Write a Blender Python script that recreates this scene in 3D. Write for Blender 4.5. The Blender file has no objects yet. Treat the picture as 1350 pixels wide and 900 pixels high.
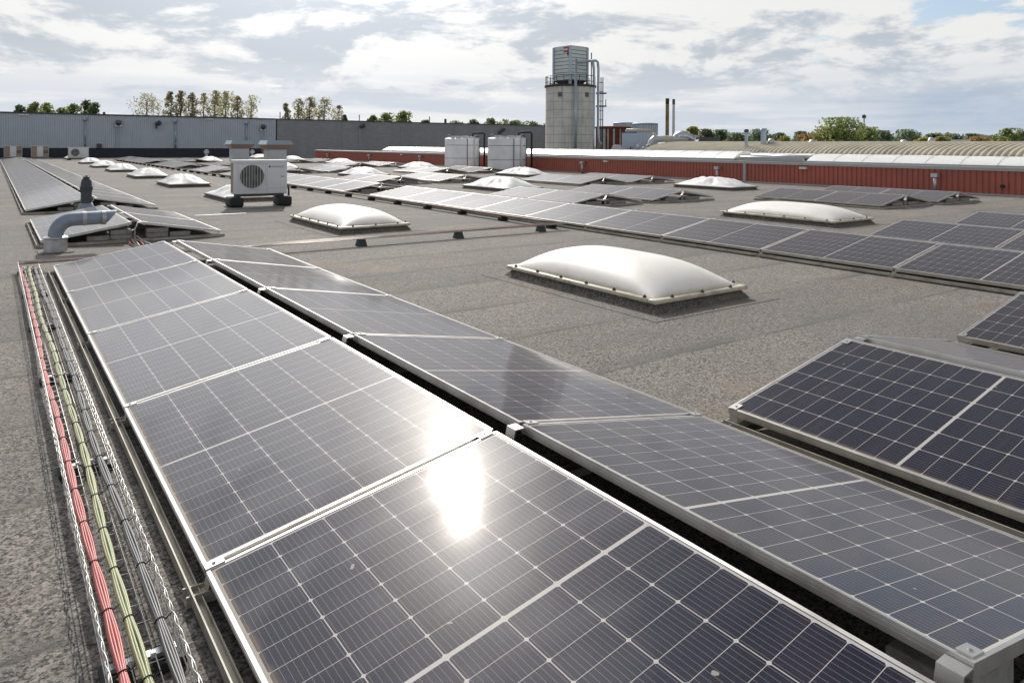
import bpy, bmesh, math, random
import numpy as np
from mathutils import Vector, Matrix

R = math.radians
PI = math.pi
sc = bpy.context.scene
col = sc.collection

# ------------------------------------------------------------------ camera, sky, sun, exposure
CAM = (-0.5639, -2.4874, 1.4577)
YAW, ROLL, FPX, PPY = R(35.405), R(-0.35), 967.11, 190.72
cd = bpy.data.cameras.new("camera")
cam = bpy.data.objects.new("camera", cd)
col.objects.link(cam)
cam.matrix_world = (Matrix.Translation(CAM) @ Matrix.Rotation(-YAW, 4, 'Z')
                    @ Matrix.Rotation(PI / 2, 4, 'X') @ Matrix.Rotation(-ROLL, 4, 'Z'))
cd.sensor_width = 36.0
cd.lens = 36.0 * FPX / 1350.0
cd.shift_y = -(450 - PPY) / 1350.0
cd.clip_start, cd.clip_end = 0.05, 6000
sc.camera = cam

SUN_EL, SUN_AZ = R(33.4), R(21.3)          # azimuth clockwise from +Y
SUNV = Vector((math.sin(SUN_AZ) * math.cos(SUN_EL), math.cos(SUN_AZ) * math.cos(SUN_EL), math.sin(SUN_EL)))
sd = bpy.data.lights.new("sun", 'SUN')
sd.energy = 3.1
sd.angle = R(0.53)
sd.color = (1.0, 0.94, 0.86)
so = bpy.data.objects.new("sun", sd)
col.objects.link(so)
so.rotation_euler = SUNV.to_track_quat('Z', 'Y').to_euler()
so.location = (0, 0, 30)

sc.view_settings.view_transform = 'Standard'
sc.view_settings.look = 'None'
sc.view_settings.exposure = 0.12
sc.view_settings.gamma = 1.0
sc.view_settings.use_curve_mapping = False


# ------------------------------------------------------------------ node helper
class NT:
    def __init__(s, tree):
        s.t = tree
        s.n = tree.nodes
        s.l = tree.links

    def new(s, typ, **kw):
        n = s.n.new(typ)
        for k, v in kw.items():
            setattr(n, k, v)
        return n

    def put(s, sock, v):
        if isinstance(v, bpy.types.NodeSocket):
            s.l.new(v, sock)
        else:
            sock.default_value = v

    def m(s, op, a, b=None, c=None, clamp=False):
        n = s.new('ShaderNodeMath', operation=op, use_clamp=clamp)
        s.put(n.inputs[0], a)
        if b is not None:
            s.put(n.inputs[1], b)
        if c is not None:
            s.put(n.inputs[2], c)
        return n.outputs[0]

    def mix(s, f, a, b, blend='MIX'):
        n = s.new('ShaderNodeMix', data_type='RGBA', blend_type=blend)
        s.put(n.inputs[0], f)
        s.put(n.inputs[6], a if isinstance(a, bpy.types.NodeSocket) else (*a[:3], 1))
        s.put(n.inputs[7], b if isinstance(b, bpy.types.NodeSocket) else (*b[:3], 1))
        return n.outputs[2]

    def noise(s, vec, scale, detail=4, rough=0.55, dist=0.0):
        n = s.new('ShaderNodeTexNoise')
        if vec is not None:
            s.l.new(vec, n.inputs['Vector'])
        n.inputs['Scale'].default_value = scale
        n.inputs['Detail'].default_value = detail
        n.inputs['Roughness'].default_value = rough
        n.inputs['Distortion'].default_value = dist
        return n.outputs[0]

    def ramp(s, f, stops, interp='LINEAR'):
        n = s.new('ShaderNodeValToRGB')
        n.color_ramp.interpolation = interp
        e = n.color_ramp.elements
        while len(e) < len(stops):
            e.new(0.5)
        for i, (p, c) in enumerate(stops):
            e[i].position = p
            e[i].color = (c, c, c, 1) if not isinstance(c, (tuple, list)) else (*c[:3], 1)
        s.put(n.inputs[0], f)
        return n.outputs[0]

    def rng(s, v, a, b, c=0.0, d=1.0, smooth=False):
        n = s.new('ShaderNodeMapRange')
        if smooth:
            n.interpolation_type = 'SMOOTHSTEP'
        s.put(n.inputs[0], v)
        for i, q in enumerate((a, b, c, d)):
            n.inputs[i + 1].default_value = q
        return n.outputs[0]

    def xyz(s, vec):
        n = s.new('ShaderNodeSeparateXYZ')
        s.l.new(vec, n.inputs[0])
        return n.outputs

    def comb(s, x, y, z):
        n = s.new('ShaderNodeCombineXYZ')
        for i, v in enumerate((x, y, z)):
            s.put(n.inputs[i], v)
        return n.outputs[0]

    def scale(s, vec, v):
        n = s.new('ShaderNodeMapping')
        s.l.new(vec, n.inputs[0])
        n.inputs['Scale'].default_value = v
        return n.outputs[0]

    def bump(s, h, strength, dist):
        n = s.new('ShaderNodeBump')
        n.inputs['Strength'].default_value = strength
        n.inputs['Distance'].default_value = dist
        s.put(n.inputs['Height'], h)
        return n.outputs[0]


def material(name):
    m = bpy.data.materials.new(name)
    m.use_nodes = True
    k = NT(m.node_tree)
    b = m.node_tree.nodes['Principled BSDF']
    tc = k.new('ShaderNodeTexCoord')
    return m, k, b, tc.outputs['Object']


# ------------------------------------------------------------------ world
w = bpy.data.worlds.new("World")
sc.world = w
w.use_nodes = True
k = NT(w.node_tree)
bg = w.node_tree.nodes['Background']
sky = k.new('ShaderNodeTexSky', sky_type='NISHITA')
sky.sun_disc = False
sky.sun_elevation = SUN_EL
sky.sun_rotation = SUN_AZ
sky.air_density = 1.0
sky.dust_density = 1.2
tc = k.new('ShaderNodeTexCoord')
d = tc.outputs['Generated']
dx, dy, dz = k.xyz(d)
q = k.comb(dx, dy, k.m('MULTIPLY', dz, 3.0))
n1 = k.noise(q, 5.2, 11, 0.63, 0.25)
up = k.new('ShaderNodeVectorMath', operation='ADD')
k.l.new(q, up.inputs[0])
up.inputs[1].default_value = (SUNV.x * 0.028, SUNV.y * 0.028, 0.065)   # the same field nearer the sun: bright rims
n2 = k.noise(up.outputs[0], 5.2, 9, 0.63, 0.25)
n3 = k.noise(q, 1.3, 3, 0.5, 0.0)
side = k.m('ADD', k.m('MULTIPLY', dx, math.sin(SUN_AZ)), k.m('MULTIPLY', dy, math.cos(SUN_AZ)))
away = k.rng(side, -0.45, 0.35, 1, 0, True)          # opposite the sun the cloud is thickened and brightened as added fill light
hi = k.rng(dz, 0.24, 0.50, 0, 1, True)
f1 = k.m('ADD', n1, k.m('MULTIPLY', k.m('SUBTRACT', n3, 0.5), 0.45))
cover = k.rng(k.m('SUBTRACT', f1, k.m('ADD', k.m('MULTIPLY', away, -0.03), k.m('MULTIPLY', k.m('MULTIPLY', hi, k.m('SUBTRACT', 1.0, away)), 0.08))), 0.35, 0.44, 0, 1, True)
light = k.m('ADD', f1, k.m('MULTIPLY', k.m('SUBTRACT', n2, n1), 1.7))
thick = k.rng(light, 0.45, 0.64, 0, 1, True)
dot = k.new('ShaderNodeVectorMath', operation='DOT_PRODUCT')
k.l.new(d, dot.inputs[0])
dot.inputs[1].default_value = SUNV
near_sun = k.m('POWER', k.m('MAXIMUM', dot.outputs['Value'], 0.0), 8.0)
glow = k.m('ADD', 1.0, k.m('MULTIPLY', k.m('POWER', k.m('MAXIMUM', dot.outputs['Value'], 0.0), 26.0), 2.2))
white = k.mix(near_sun, (7.8, 7.8, 7.75), (9.4, 9.3, 9.1))
grey = k.mix(k.m('MULTIPLY', near_sun, 0.7), (4.7, 5.15, 5.75), (6.5, 6.8, 7.2))
cl = k.mix(thick, white, grey)
low = k.rng(dz, 0.035, 0.125, 1, 0, True)
str_n = k.noise(k.comb(k.m('MULTIPLY', dx, 2.5), k.m('MULTIPLY', dy, 2.5), k.m('MULTIPLY', dz, 34.0)), 1.5, 5, 0.55)
band = k.mix(k.rng(str_n, 0.46, 0.70, 0, 1, True), (4.0, 4.9, 6.1), (5.6, 6.1, 6.8))
toward = k.rng(k.m('DIVIDE', side, k.m('SQRT', k.m('ADD', k.m('MULTIPLY', dx, dx), k.m('MULTIPLY', dy, dy)))), 0.70, 0.93, 0, 1, True)
band2 = k.mix(k.rng(str_n, 0.42, 0.62, 0, 1, True), (6.2, 6.6, 7.3), (8.2, 8.2, 8.2))
cl = k.mix(k.m('MULTIPLY', low, 0.85), cl, k.mix(toward, band, band2))
az0 = k.m('DIVIDE', k.m('ADD', k.m('MULTIPLY', dx, math.sin(R(8))), k.m('MULTIPLY', dy, math.cos(R(8)))),
          k.m('SQRT', k.m('ADD', k.m('MULTIPLY', dx, dx), k.m('MULTIPLY', dy, dy))))
right = k.m('MULTIPLY', k.rng(az0, 0.70, 0.93, 1, 0, True), k.rng(dz, 0.19, 0.31, 0, 1, True))
dim = k.m('MULTIPLY', k.rng(away, 0, 1, 1.0, 1.22), k.m('SUBTRACT', 1.0, k.m('MULTIPLY', right, 0.62)))
veil = k.rng(dz, 0.20, 0.30, 0, 0.75, True)          # above the picture the cover is a soft even veil
cl = k.mix(veil, cl, k.mix(near_sun, (6.2, 6.4, 6.8), (7.8, 7.8, 7.8)))
cover = k.m('ADD', cover, k.m('MULTIPLY', k.m('SUBTRACT', 1.0, cover), k.m('MULTIPLY', veil, 0.6)))
lit = k.m('MULTIPLY', k.rng(az0, 0.82, 0.95, 0, 1, True), k.rng(dz, 0.175, 0.27, 0, 1, True))   # bright patch added to the sky to lift the panel reflections
glow = k.m('ADD', glow, k.m('MULTIPLY', lit, 1.25))
dim = k.m('MULTIPLY', dim, glow)
cl = k.mix(1.0, cl, k.comb(dim, dim, dim), 'MULTIPLY')
skyd = k.m('SUBTRACT', 1.0, k.m('MULTIPLY', right, 0.5))
skyc = k.mix(k.m('ADD', 0.40, k.m('MULTIPLY', hi, 0.3)), sky.outputs[0], k.mix(away, k.mix(hi, (4.6, 5.9, 7.5), (2.4, 3.6, 5.4)), (2.0, 2.8, 4.2)))
cover = k.m('MAXIMUM', cover, k.m('MULTIPLY', low, 0.92))
skyc = k.mix(1.0, skyc, k.comb(skyd, skyd, skyd), 'MULTIPLY')
final = k.mix(cover, skyc, cl)
k.l.new(final, bg.inputs[0])
bg.inputs[1].default_value = 0.1


# ------------------------------------------------------------------ mesh builder
class MB:
    def __init__(s):
        s.v, s.f = [], []

    def add(s, vs, fs):
        o = len(s.v)
        s.v += [tuple(q) for q in vs]
        s.f += [tuple(i + o for i in f) for f in fs]
        return s

    def box(s, x0, x1, y0, y1, z0, z1, M=None):
        vs = [(x, y, z) for z in (z0, z1) for y in (y0, y1) for x in (x0, x1)]
        if M is not None:
            vs = [M @ Vector(q) for q in vs]
        return s.add(vs, [(0, 2, 3, 1), (4, 5, 7, 6), (0, 1, 5, 4), (2, 6, 7, 3), (0, 4, 6, 2), (1, 3, 7, 5)])

    def rbox(s, x0, x1, y0, y1, z0, z1, r, seg=2, M=None):
        bm = bmesh.new()
        bmesh.ops.create_cube(bm, size=1)
        for q in bm.verts:
            q.co = Vector((x0 + (q.co.x + .5) * (x1 - x0), y0 + (q.co.y + .5) * (y1 - y0), z0 + (q.co.z + .5) * (z1 - z0)))
        bmesh.ops.bevel(bm, geom=list(bm.edges), offset=r, segments=seg, profile=0.5, affect='EDGES')
        bm.verts.index_update()
        vs = [(M @ q.co) if M is not None else q.co.copy() for q in bm.verts]
        fs = [[q.index for q in f.verts] for f in bm.faces]
        bm.free()
        return s.add(vs, fs)

    def tube(s, pts, r, n=8, cap=True):
        pts = [Vector(q) for q in pts]
        rs = r if isinstance(r, (list, tuple)) else [r] * len(pts)
        T = []
        for i in range(len(pts)):
            a, b = pts[max(i - 1, 0)], pts[min(i + 1, len(pts) - 1)]
            T.append((b - a).normalized())
        up = Vector((0, 0, 1)) if abs(T[0].z) < .9 else Vector((1, 0, 0))
        N = (up - T[0] * up.dot(T[0])).normalized()
        vs, fs = [], []
        for i, q in enumerate(pts):
            N = (N - T[i] * N.dot(T[i]))
            N = N.normalized() if N.length > 1e-6 else T[i].orthogonal().normalized()
            B = T[i].cross(N)
            for j in range(n):
                a = 2 * PI * j / n
                vs.append(q + (N * math.cos(a) + B * math.sin(a)) * rs[i])
        for i in range(len(pts) - 1):
            for j in range(n):
                k2 = (j + 1) % n
                fs.append((i * n + j, i * n + k2, (i + 1) * n + k2, (i + 1) * n + j))
        if cap:
            fs.append(tuple(range(n - 1, -1, -1)))
            fs.append(tuple((len(pts) - 1) * n + j for j in range(n)))
        return s.add(vs, fs)

    def lathe(s, prof, c=(0, 0, 0), n=24, cap=True):
        vs, fs = [], []
        for r, z in prof:
            for j in range(n):
                a = 2 * PI * j / n
                vs.append((c[0] + r * math.cos(a), c[1] + r * math.sin(a), c[2] + z))
        for i in range(len(prof) - 1):
            for j in range(n):
                k2 = (j + 1) % n
                fs.append((i * n + j, i * n + k2, (i + 1) * n + k2, (i + 1) * n + j))
        if cap:
            fs.append(tuple(range(n - 1, -1, -1)))
            fs.append(tuple((len(prof) - 1) * n + j for j in range(n)))
        return s.add(vs, fs)

    def strip(s, prof, y0, y1, th, axis='y'):
        """thin bent sheet: profile in x,z swept along y, with thickness"""
        P = [Vector((a, b)) for a, b in prof]
        nn = []
        for i in range(len(P)):
            t = (P[min(i + 1, len(P) - 1)] - P[max(i - 1, 0)]).normalized()
            nn.append(Vector((-t.y, t.x)))
        a = [q + m_ * th / 2 for q, m_ in zip(P, nn)]
        b = [q - m_ * th / 2 for q, m_ in zip(P, nn)]
        loop = a + b[::-1]
        n = len(loop)
        vs = [(q.x, y0, q.y) for q in loop] + [(q.x, y1, q.y) for q in loop]
        fs = [(i, (i + 1) % n, n + (i + 1) % n, n + i) for i in range(n)]
        h = len(P)
        for i in range(h - 1):
            fs.append((i + 1, i, n - 1 - i, n - 2 - i))
            fs.append((n + i, n + i + 1, n + n - 2 - i, n + n - 1 - i))
        return s.add(vs, fs)

    def build(s, name, mat, parent=None, smooth=False, loc=None, angle=None):
        me = bpy.data.meshes.new(name)
        me.from_pydata(s.v, [], s.f)
        me.update()
        bm = bmesh.new()
        bm.from_mesh(me)
        bmesh.ops.recalc_face_normals(bm, faces=bm.faces)
        bm.to_mesh(me)
        bm.free()
        o = bpy.data.objects.new(name, me)
        col.objects.link(o)
        me.materials.append(mat)
        if smooth:
            me.polygons.foreach_set('use_smooth', [True] * len(me.polygons))
            if angle is not None:
                me.set_sharp_from_angle(angle=angle)
        if parent is not None:
            o.parent = parent
        if loc is not None:
            o.location = loc
        return o


def tag(o, label=None, cat=None, group=None, kind=None):
    if label:
        o['label'] = label
    if cat:
        o['category'] = cat
    if group:
        o['group'] = group
    if kind:
        o['kind'] = kind
    return o


def thing(name, label, cat, loc=(0, 0, 0), group=None, rz=0.0):
    o = bpy.data.objects.new(name, None)
    o.empty_display_size = 0.2
    col.objects.link(o)
    o.location = loc
    o.rotation_euler = (0, 0, rz)
    return tag(o, label, cat, group)


def copy_tree(o, parent=None):
    c = o.copy()
    col.objects.link(c)
    c.parent = parent
    for ch in list(o.children):
        copy_tree(ch, c)
    return c


def shared(name, mb, mat, smooth=False, angle=None):
    o = mb.build(name, mat, None, smooth, angle=angle)
    me = o.data
    bpy.data.objects.remove(o)
    return me


def part(name, me, parent, loc, rot=(0, 0, 0)):
    o = bpy.data.objects.new(name, me)
    col.objects.link(o)
    o.parent = parent
    o.location = loc
    o.rotation_euler = rot
    return o


def bearing(px, depth):
    """ground position seen in the direction of photo column px, at a distance measured along the view axis"""
    t = (px - 675) / FPX
    return (CAM[0] + depth * (math.sin(YAW) + math.cos(YAW) * t), CAM[1] + depth * (math.cos(YAW) - math.sin(YAW) * t))


def height(px, y, depth):
    hy = 186.7 + px / 1350.0 * 8.2
    return CAM[2] + (hy - y) * depth / FPX


ORD = ['first', 'second', 'third', 'fourth', 'fifth', 'sixth', 'seventh', 'eighth', 'ninth', 'tenth', 'eleventh', 'twelfth',
       'thirteenth', 'fourteenth', 'fifteenth', 'sixteenth', 'seventeenth', 'eighteenth', 'nineteenth', 'twentieth',
       'twenty-first', 'twenty-second', 'twenty-third', 'twenty-fourth', 'twenty-fifth', 'twenty-sixth', 'twenty-seventh',
       'twenty-eighth', 'twenty-ninth', 'thirtieth']


# ------------------------------------------------------------------ materials
def simple(name, c, rough=0.6, metal=0.0, var=0.12, scale=6.0, bump=0.0, bscale=60.0, dirt=None, dscale=1.5, damt=0.5, spec=None):
    m, k, b, o = material(name)
    n = k.noise(o, scale, 5, 0.6)
    f = k.rng(n, 0.3, 0.7, 1 - var, 1 + var)
    cc = k.mix(1.0, c, k.comb(f, f, f), 'MULTIPLY')
    if dirt:
        dn = k.noise(o, dscale, 6, 0.65, 0.4)
        cc = k.mix(k.m('MULTIPLY', k.rng(dn, 0.48, 0.68, 0, 1, True), damt), cc, dirt)
    k.l.new(cc, b.inputs['Base Color'])
    b.inputs['Metallic'].default_value = metal
    k.put(b.inputs['Roughness'], k.rng(n, 0.2, 0.8, max(rough - .08, .03), min(rough + .08, 1)))
    if spec is not None:
        b.inputs['Specular IOR Level'].default_value = spec
    if bump:
        k.l.new(k.bump(k.noise(o, bscale, 3, 0.6), bump, 0.01), b.inputs['Normal'])
    return m


M = {}
M['alu'] = simple('aluminium', (0.62, 0.61, 0.59), 0.38, 0.85, 0.08, 9, dirt=(0.30, 0.25, 0.19), dscale=5, damt=0.35)
M['rail'] = simple('weathered_rail', (0.46, 0.43, 0.37), 0.6, 0.15, 0.15, 7, dirt=(0.22, 0.17, 0.11), dscale=4, damt=0.6)
M['galv'] = simple('galvanised_steel', (0.52, 0.54, 0.56), 0.42, 0.8, 0.12, 12)
M['wire'] = simple('tray_wire', (0.60, 0.59, 0.56), 0.42, 0.7, 0.1, 20)
M['concrete'] = simple('concrete_block', (0.30, 0.29, 0.27), 0.9, 0, 0.25, 14, 0.5, 90, dirt=(0.16, 0.15, 0.12), dscale=6)
M['black'] = simple('black_rubber', (0.018, 0.02, 0.022), 0.7, 0, 0.2)
M['slate'] = simple('dark_slate_plastic', (0.055, 0.062, 0.075), 0.5, 0, 0.1)
M['greenblack'] = simple('dark_green_foot', (0.03, 0.045, 0.04), 0.6, 0, 0.2)
M['acwhite'] = simple('enamel_white', (0.72, 0.73, 0.74), 0.35, 0, 0.04, 3)
M['acpink'] = simple('coil_brown', (0.36, 0.27, 0.22), 0.6, 0.3, 0.15, 30)
M['grille'] = simple('grille_white', (0.6, 0.6, 0.58), 0.4, 0, 0.05)
M['fandark'] = simple('fan_dark', (0.12, 0.12, 0.115), 0.6, 0, 0.2)
M['blue'] = simple('blue_print', (0.05, 0.17, 0.36), 0.5, 0, 0.05)
M['printgrey'] = simple('grey_print', (0.35, 0.33, 0.38), 0.5, 0, 0.05)
M['plastic'] = simple('dome_acrylic', (0.93, 0.885, 0.835), 0.42, 0, 0.02, 2, dirt=(0.66, 0.60, 0.52), dscale=1.2, damt=0.35, spec=0.3)
M['rim'] = simple('dome_rim', (0.62, 0.57, 0.45), 0.45, 0, 0.1, 8, dirt=(0.26, 0.21, 0.11), dscale=6, damt=0.7)
M['rimdark'] = simple('curb_rim_weathered', (0.27, 0.25, 0.21), 0.7, 0, 0.2, 8, dirt=(0.13, 0.12, 0.09), dscale=5, damt=0.6)
M['cloth'] = simple('white_sheeting', (0.88, 0.88, 0.88), 0.62, 0, 0.05, 3, 0.12, 9)
M['bolt'] = simple('bolt_cap', (0.10, 0.085, 0.06), 0.6, 0.2, 0.2)
M['duct'] = simple('duct_zinc', (0.27, 0.32, 0.385), 0.48, 0.25, 0.16, 5, dirt=(0.20, 0.23, 0.26), dscale=6, damt=0.4)
M['ducttape'] = simple('duct_tape', (0.47, 0.48, 0.49), 0.4, 0.6, 0.2, 15)
M['foil'] = simple('crinkled_foil', (0.60, 0.61, 0.63), 0.3, 0.9, 0.1, 8, 0.7, 14)
M['hoodblue'] = simple('hood_blue_grey', (0.38, 0.44, 0.51), 0.35, 0.6, 0.08, 3)
M['shaft'] = simple('shaft_pale', (0.52, 0.55, 0.56), 0.5, 0.2, 0.06, 3)
M['red_cable'] = simple('red_cable', (0.50, 0.115, 0.105), 0.45, 0, 0.15, 12)
M['green_cable'] = simple('green_cable', (0.33, 0.37, 0.19), 0.45, 0, 0.15, 12)
M['olive_cable'] = simple('yellow_green_cable', (0.42, 0.40, 0.20), 0.45, 0, 0.15, 12)
M['grey_cable'] = simple('grey_cable', (0.12, 0.12, 0.125), 0.45, 0, 0.2, 12)
M['rust_cable'] = simple('reddish_brown_cable', (0.15, 0.080, 0.058), 0.6, 0, 0.3, 9)
M['white_paint'] = simple('white_paint', (0.72, 0.71, 0.69), 0.5, 0, 0.06, 2)
M['cap'] = simple('grey_cap_flashing', (0.42, 0.42, 0.41), 0.45, 0.3, 0.08, 2)
M['plinth'] = simple('dark_plinth', (0.030, 0.036, 0.050), 0.8, 0, 0.2, 2)
M['cladding'] = simple('blue_grey_cladding', (0.52, 0.565, 0.615), 0.5, 0.0, 0.06, 0.7)
M['darkedge'] = simple('dark_edge_trim', (0.06, 0.065, 0.075), 0.6, 0, 0.1)
M['redwall'] = simple('red_cladding', (0.41, 0.118, 0.080), 0.55, 0, 0.10, 0.9, dirt=(0.30, 0.09, 0.06), dscale=1.1, damt=0.4)
M['vault'] = simple('white_glazing', (0.92, 0.91, 0.89), 0.35, 0, 0.03, 1.5)
M['archroof'] = simple('cement_sheet', (0.60, 0.55, 0.44), 0.85, 0, 0.10, 0.8, dirt=(0.40, 0.34, 0.23), dscale=0.9, damt=0.5)
M['steel_tank'] = simple('tank_steel', (0.84, 0.84, 0.85), 0.38, 0.12, 0.10, 1.2)
M['greyroof'] = simple('grey_roofing', (0.22, 0.22, 0.22), 0.9, 0, 0.15, 1.0)
M['rusty'] = simple('rusty_plate', (0.13, 0.035, 0.02), 0.85, 0.1, 0.3, 1.5)
M['limewash'] = simple('pale_lime', (0.45, 0.44, 0.41), 0.8, 0, 0.2, 1.5, dirt=(0.2, 0.13, 0.09), dscale=1.2, damt=0.5)
M['silver'] = simple('silver_sheet', (0.55, 0.56, 0.56), 0.4, 0.6, 0.1, 2)
M['yellowstack'] = simple('yellowed_stack', (0.28, 0.23, 0.10), 0.8, 0, 0.3, 0.8, dirt=(0.13, 0.06, 0.03), dscale=0.7, damt=0.8)
M['stackcap'] = simple('sooty_cap', (0.06, 0.045, 0.035), 0.8, 0, 0.2, 2)
M['bark'] = simple('bark', (0.10, 0.08, 0.06), 0.9, 0, 0.3, 5)
M['logo_red'] = simple('sign_red', (0.45, 0.05, 0.06), 0.5, 0, 0.1)


def add_translucency(m, c, f):
    k = NT(m.node_tree)
    b = m.node_tree.nodes['Principled BSDF']
    tr = k.new('ShaderNodeBsdfTranslucent')
    tr.inputs['Color'].default_value = (*c, 1)
    mx = k.new('ShaderNodeMixShader')
    mx.inputs[0].default_value = f
    k.l.new(b.outputs[0], mx.inputs[1])
    k.l.new(tr.outputs[0], mx.inputs[2])
    k.l.new(mx.outputs[0], m.node_tree.nodes['Material Output'].inputs['Surface'])


for q_ in ('plastic', 'vault'):
    b_ = M[q_].node_tree.nodes['Principled BSDF']
    b_.inputs['Subsurface Weight'].default_value = 0.9
    b_.inputs['Subsurface Radius'].default_value = (0.5, 0.48, 0.45)
    b_.inputs['Subsurface Scale'].default_value = 0.6
add_translucency(M['cloth'], (0.9, 0.9, 0.9), 0.1)


def grime_ring(m, lo, hi, c):
    k = NT(m.node_tree)
    b = m.node_tree.nodes['Principled BSDF']
    tc = k.new('ShaderNodeTexCoord')
    o = tc.outputs['Object']
    x, y, z = k.xyz(o)
    wob = k.m('ADD', z, k.m('MULTIPLY', k.m('SUBTRACT', k.noise(o, 9, 5, 0.65), 0.5), 0.06))
    f = k.m('MULTIPLY', k.rng(wob, lo, hi, 1, 0, True), 0.55)
    st = k.noise(k.scale(o, (14, 14, 1.2)), 1.0, 4, 0.6)
    f = k.m('MAXIMUM', f, k.m('MULTIPLY', k.rng(st, 0.56, 0.72, 0, 1, True), 0.16))
    old = b.inputs['Base Color'].links[0].from_socket
    k.l.new(k.mix(f, old, c), b.inputs['Base Color'])


grime_ring(M['plastic'], 0.115, 0.175, (0.50, 0.44, 0.33))
grime_ring(M['cloth'], 0.11, 0.16, (0.55, 0.52, 0.46))


def roof_material():
    m, k, b, o = material('granulated_bitumen')
    x, y, z = k.xyz(o)
    fine = k.noise(o, 105, 2, 0.7)
    grain = k.noise(o, 46, 3, 0.7)
    speck = k.noise(o, 11, 5, 0.75)
    mid = k.noise(k.scale(o, (0.45, 1.5, 1)), 2.0, 7, 0.65)
    big = k.noise(o, 0.30, 5, 0.6, 0.6)
    g3 = k.m('ADD', k.m('MULTIPLY', fine, 0.50), k.m('ADD', k.m('MULTIPLY', grain, 0.42), k.m('MULTIPLY', speck, 0.08)))
    def chips(sc_):
        vo = k.new('ShaderNodeTexVoronoi', feature='F1')
        k.l.new(o, vo.inputs['Vector'])
        vo.inputs['Scale'].default_value = sc_
        return k.xyz(vo.outputs['Color'])[0]
    ch = k.m('ADD', k.m('MULTIPLY', chips(120), 0.58), k.m('ADD', k.m('MULTIPLY', chips(70), 0.36), k.m('MULTIPLY', chips(30), 0.06)))
    g4 = k.m('ADD', k.m('MULTIPLY', ch, 0.80), k.m('MULTIPLY', g3, 0.20))
    c = k.mix(k.rng(g4, 0.26, 0.74), (0.024, 0.022, 0.020), (0.342, 0.310, 0.282))
    c = k.mix(k.m('MULTIPLY', k.rng(mid, 0.42, 0.70, 0, 1, True), 0.38), c, (0.120, 0.111, 0.105))
    # laps of the sheets: strips 1 m wide that run across the rows
    wob = k.m('ADD', y, k.m('MULTIPLY', k.m('SUBTRACT', k.noise(o, 0.6, 5, 0.6), 0.5), 0.16))
    row = k.m('FLOOR', wob)
    fr = k.m('FRACT', wob)
    dl = k.m('MINIMUM', fr, k.m('SUBTRACT', 1.0, fr))
    rnd = k.new('ShaderNodeTexWhiteNoise', noise_dimensions='1D')
    k.l.new(row, rnd.inputs['W'])
    tone = k.rng(rnd.outputs['Value'], 0, 1, 0.86, 1.10)
    c = k.mix(1.0, c, k.comb(tone, tone, tone), 'MULTIPLY')
    brk = k.rng(k.noise(k.scale(o, (0.7, 1, 1)), 1.6, 6, 0.7), 0.36, 0.56)
    seam = k.m('MULTIPLY', k.rng(dl, 0.006, 0.034, 1, 0, True), brk)
    smear = k.m('MULTIPLY', k.rng(fr, 0.0, 0.22, 1, 0, True), k.rng(k.noise(k.scale(o, (0.5, 1, 1)), 1.3, 6, 0.7), 0.40, 0.62, 0, 0.75))
    c = k.mix(smear, c, (0.074, 0.066, 0.060))
    c = k.mix(k.m('MULTIPLY', seam, 0.85), c, (0.065, 0.06, 0.055))
    # end joints of the sheets
    xo = k.m('ADD', x, k.m('MULTIPLY', rnd.outputs['Value'], 7.0))
    fx = k.m('FRACT', k.m('DIVIDE', xo, 7.0))
    endj = k.m('MULTIPLY', k.rng(k.m('ABSOLUTE', k.m('SUBTRACT', fx, 0.5)), 0.0008, 0.003, 1, 0, True), 0.4)
    c = k.mix(endj, c, (0.07, 0.065, 0.06))
    # lichen and rust-brown stains
    st = k.m('MULTIPLY', k.rng(k.noise(o, 0.55, 6, 0.65, 0.5), 0.54, 0.70, 0, 1, True), 0.55)
    c = k.mix(st, c, (0.25, 0.20, 0.115))
    st2 = k.m('MULTIPLY', k.rng(k.noise(k.scale(o, (1, 1, 7)), 0.8, 7, 0.65, 0.8), 0.55, 0.70, 0, 1, True), 0.55)
    c = k.mix(st2, c, (0.165, 0.112, 0.073))
    c = k.mix(k.m('MULTIPLY', k.rng(big, 0.47, 0.62, 0, 1, True), 0.38), c, (0.118, 0.112, 0.107))
    pond = k.noise(o, 0.42, 4, 0.5, 0.3)
    ring = k.m('MULTIPLY', k.rng(k.m('ABSOLUTE', k.m('SUBTRACT', pond, 0.60)), 0.0, 0.014, 1, 0, True), k.rng(k.noise(o, 3.0, 4), 0.4, 0.6))
    c = k.mix(k.m('MULTIPLY', ring, 0.35), c, (0.30, 0.27, 0.225))
    moss = k.m('MULTIPLY', k.rng(k.noise(o, 5.5, 5, 0.7), 0.66, 0.72, 0, 1, True), k.rng(k.noise(o, 0.5, 3), 0.5, 0.6))
    c = k.mix(k.m('MULTIPLY', moss, 0.6), c, (0.075, 0.075, 0.035))
    k.l.new(c, b.inputs['Base Color'])
    b.inputs['Roughness'].default_value = 0.85
    b.inputs['Specular IOR Level'].default_value = 0.35
    b.inputs['Sheen Weight'].default_value = 0.15
    b.inputs['Sheen Roughness'].default_value = 0.45
    b.inputs['Sheen Tint'].default_value = (1.0, 0.95, 0.9, 1)
    h = k.m('ADD', k.m('ADD', k.m('MULTIPLY', g3, 0.8), k.m('MULTIPLY', ch, 0.5)), k.m('MULTIPLY', k.rng(fr, 0.0, 0.05, 1, 0), 0.5))
    k.l.new(k.bump(h, 0.8, 0.010), b.inputs['Normal'])
    return m


M['roof'] = roof_material()


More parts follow.
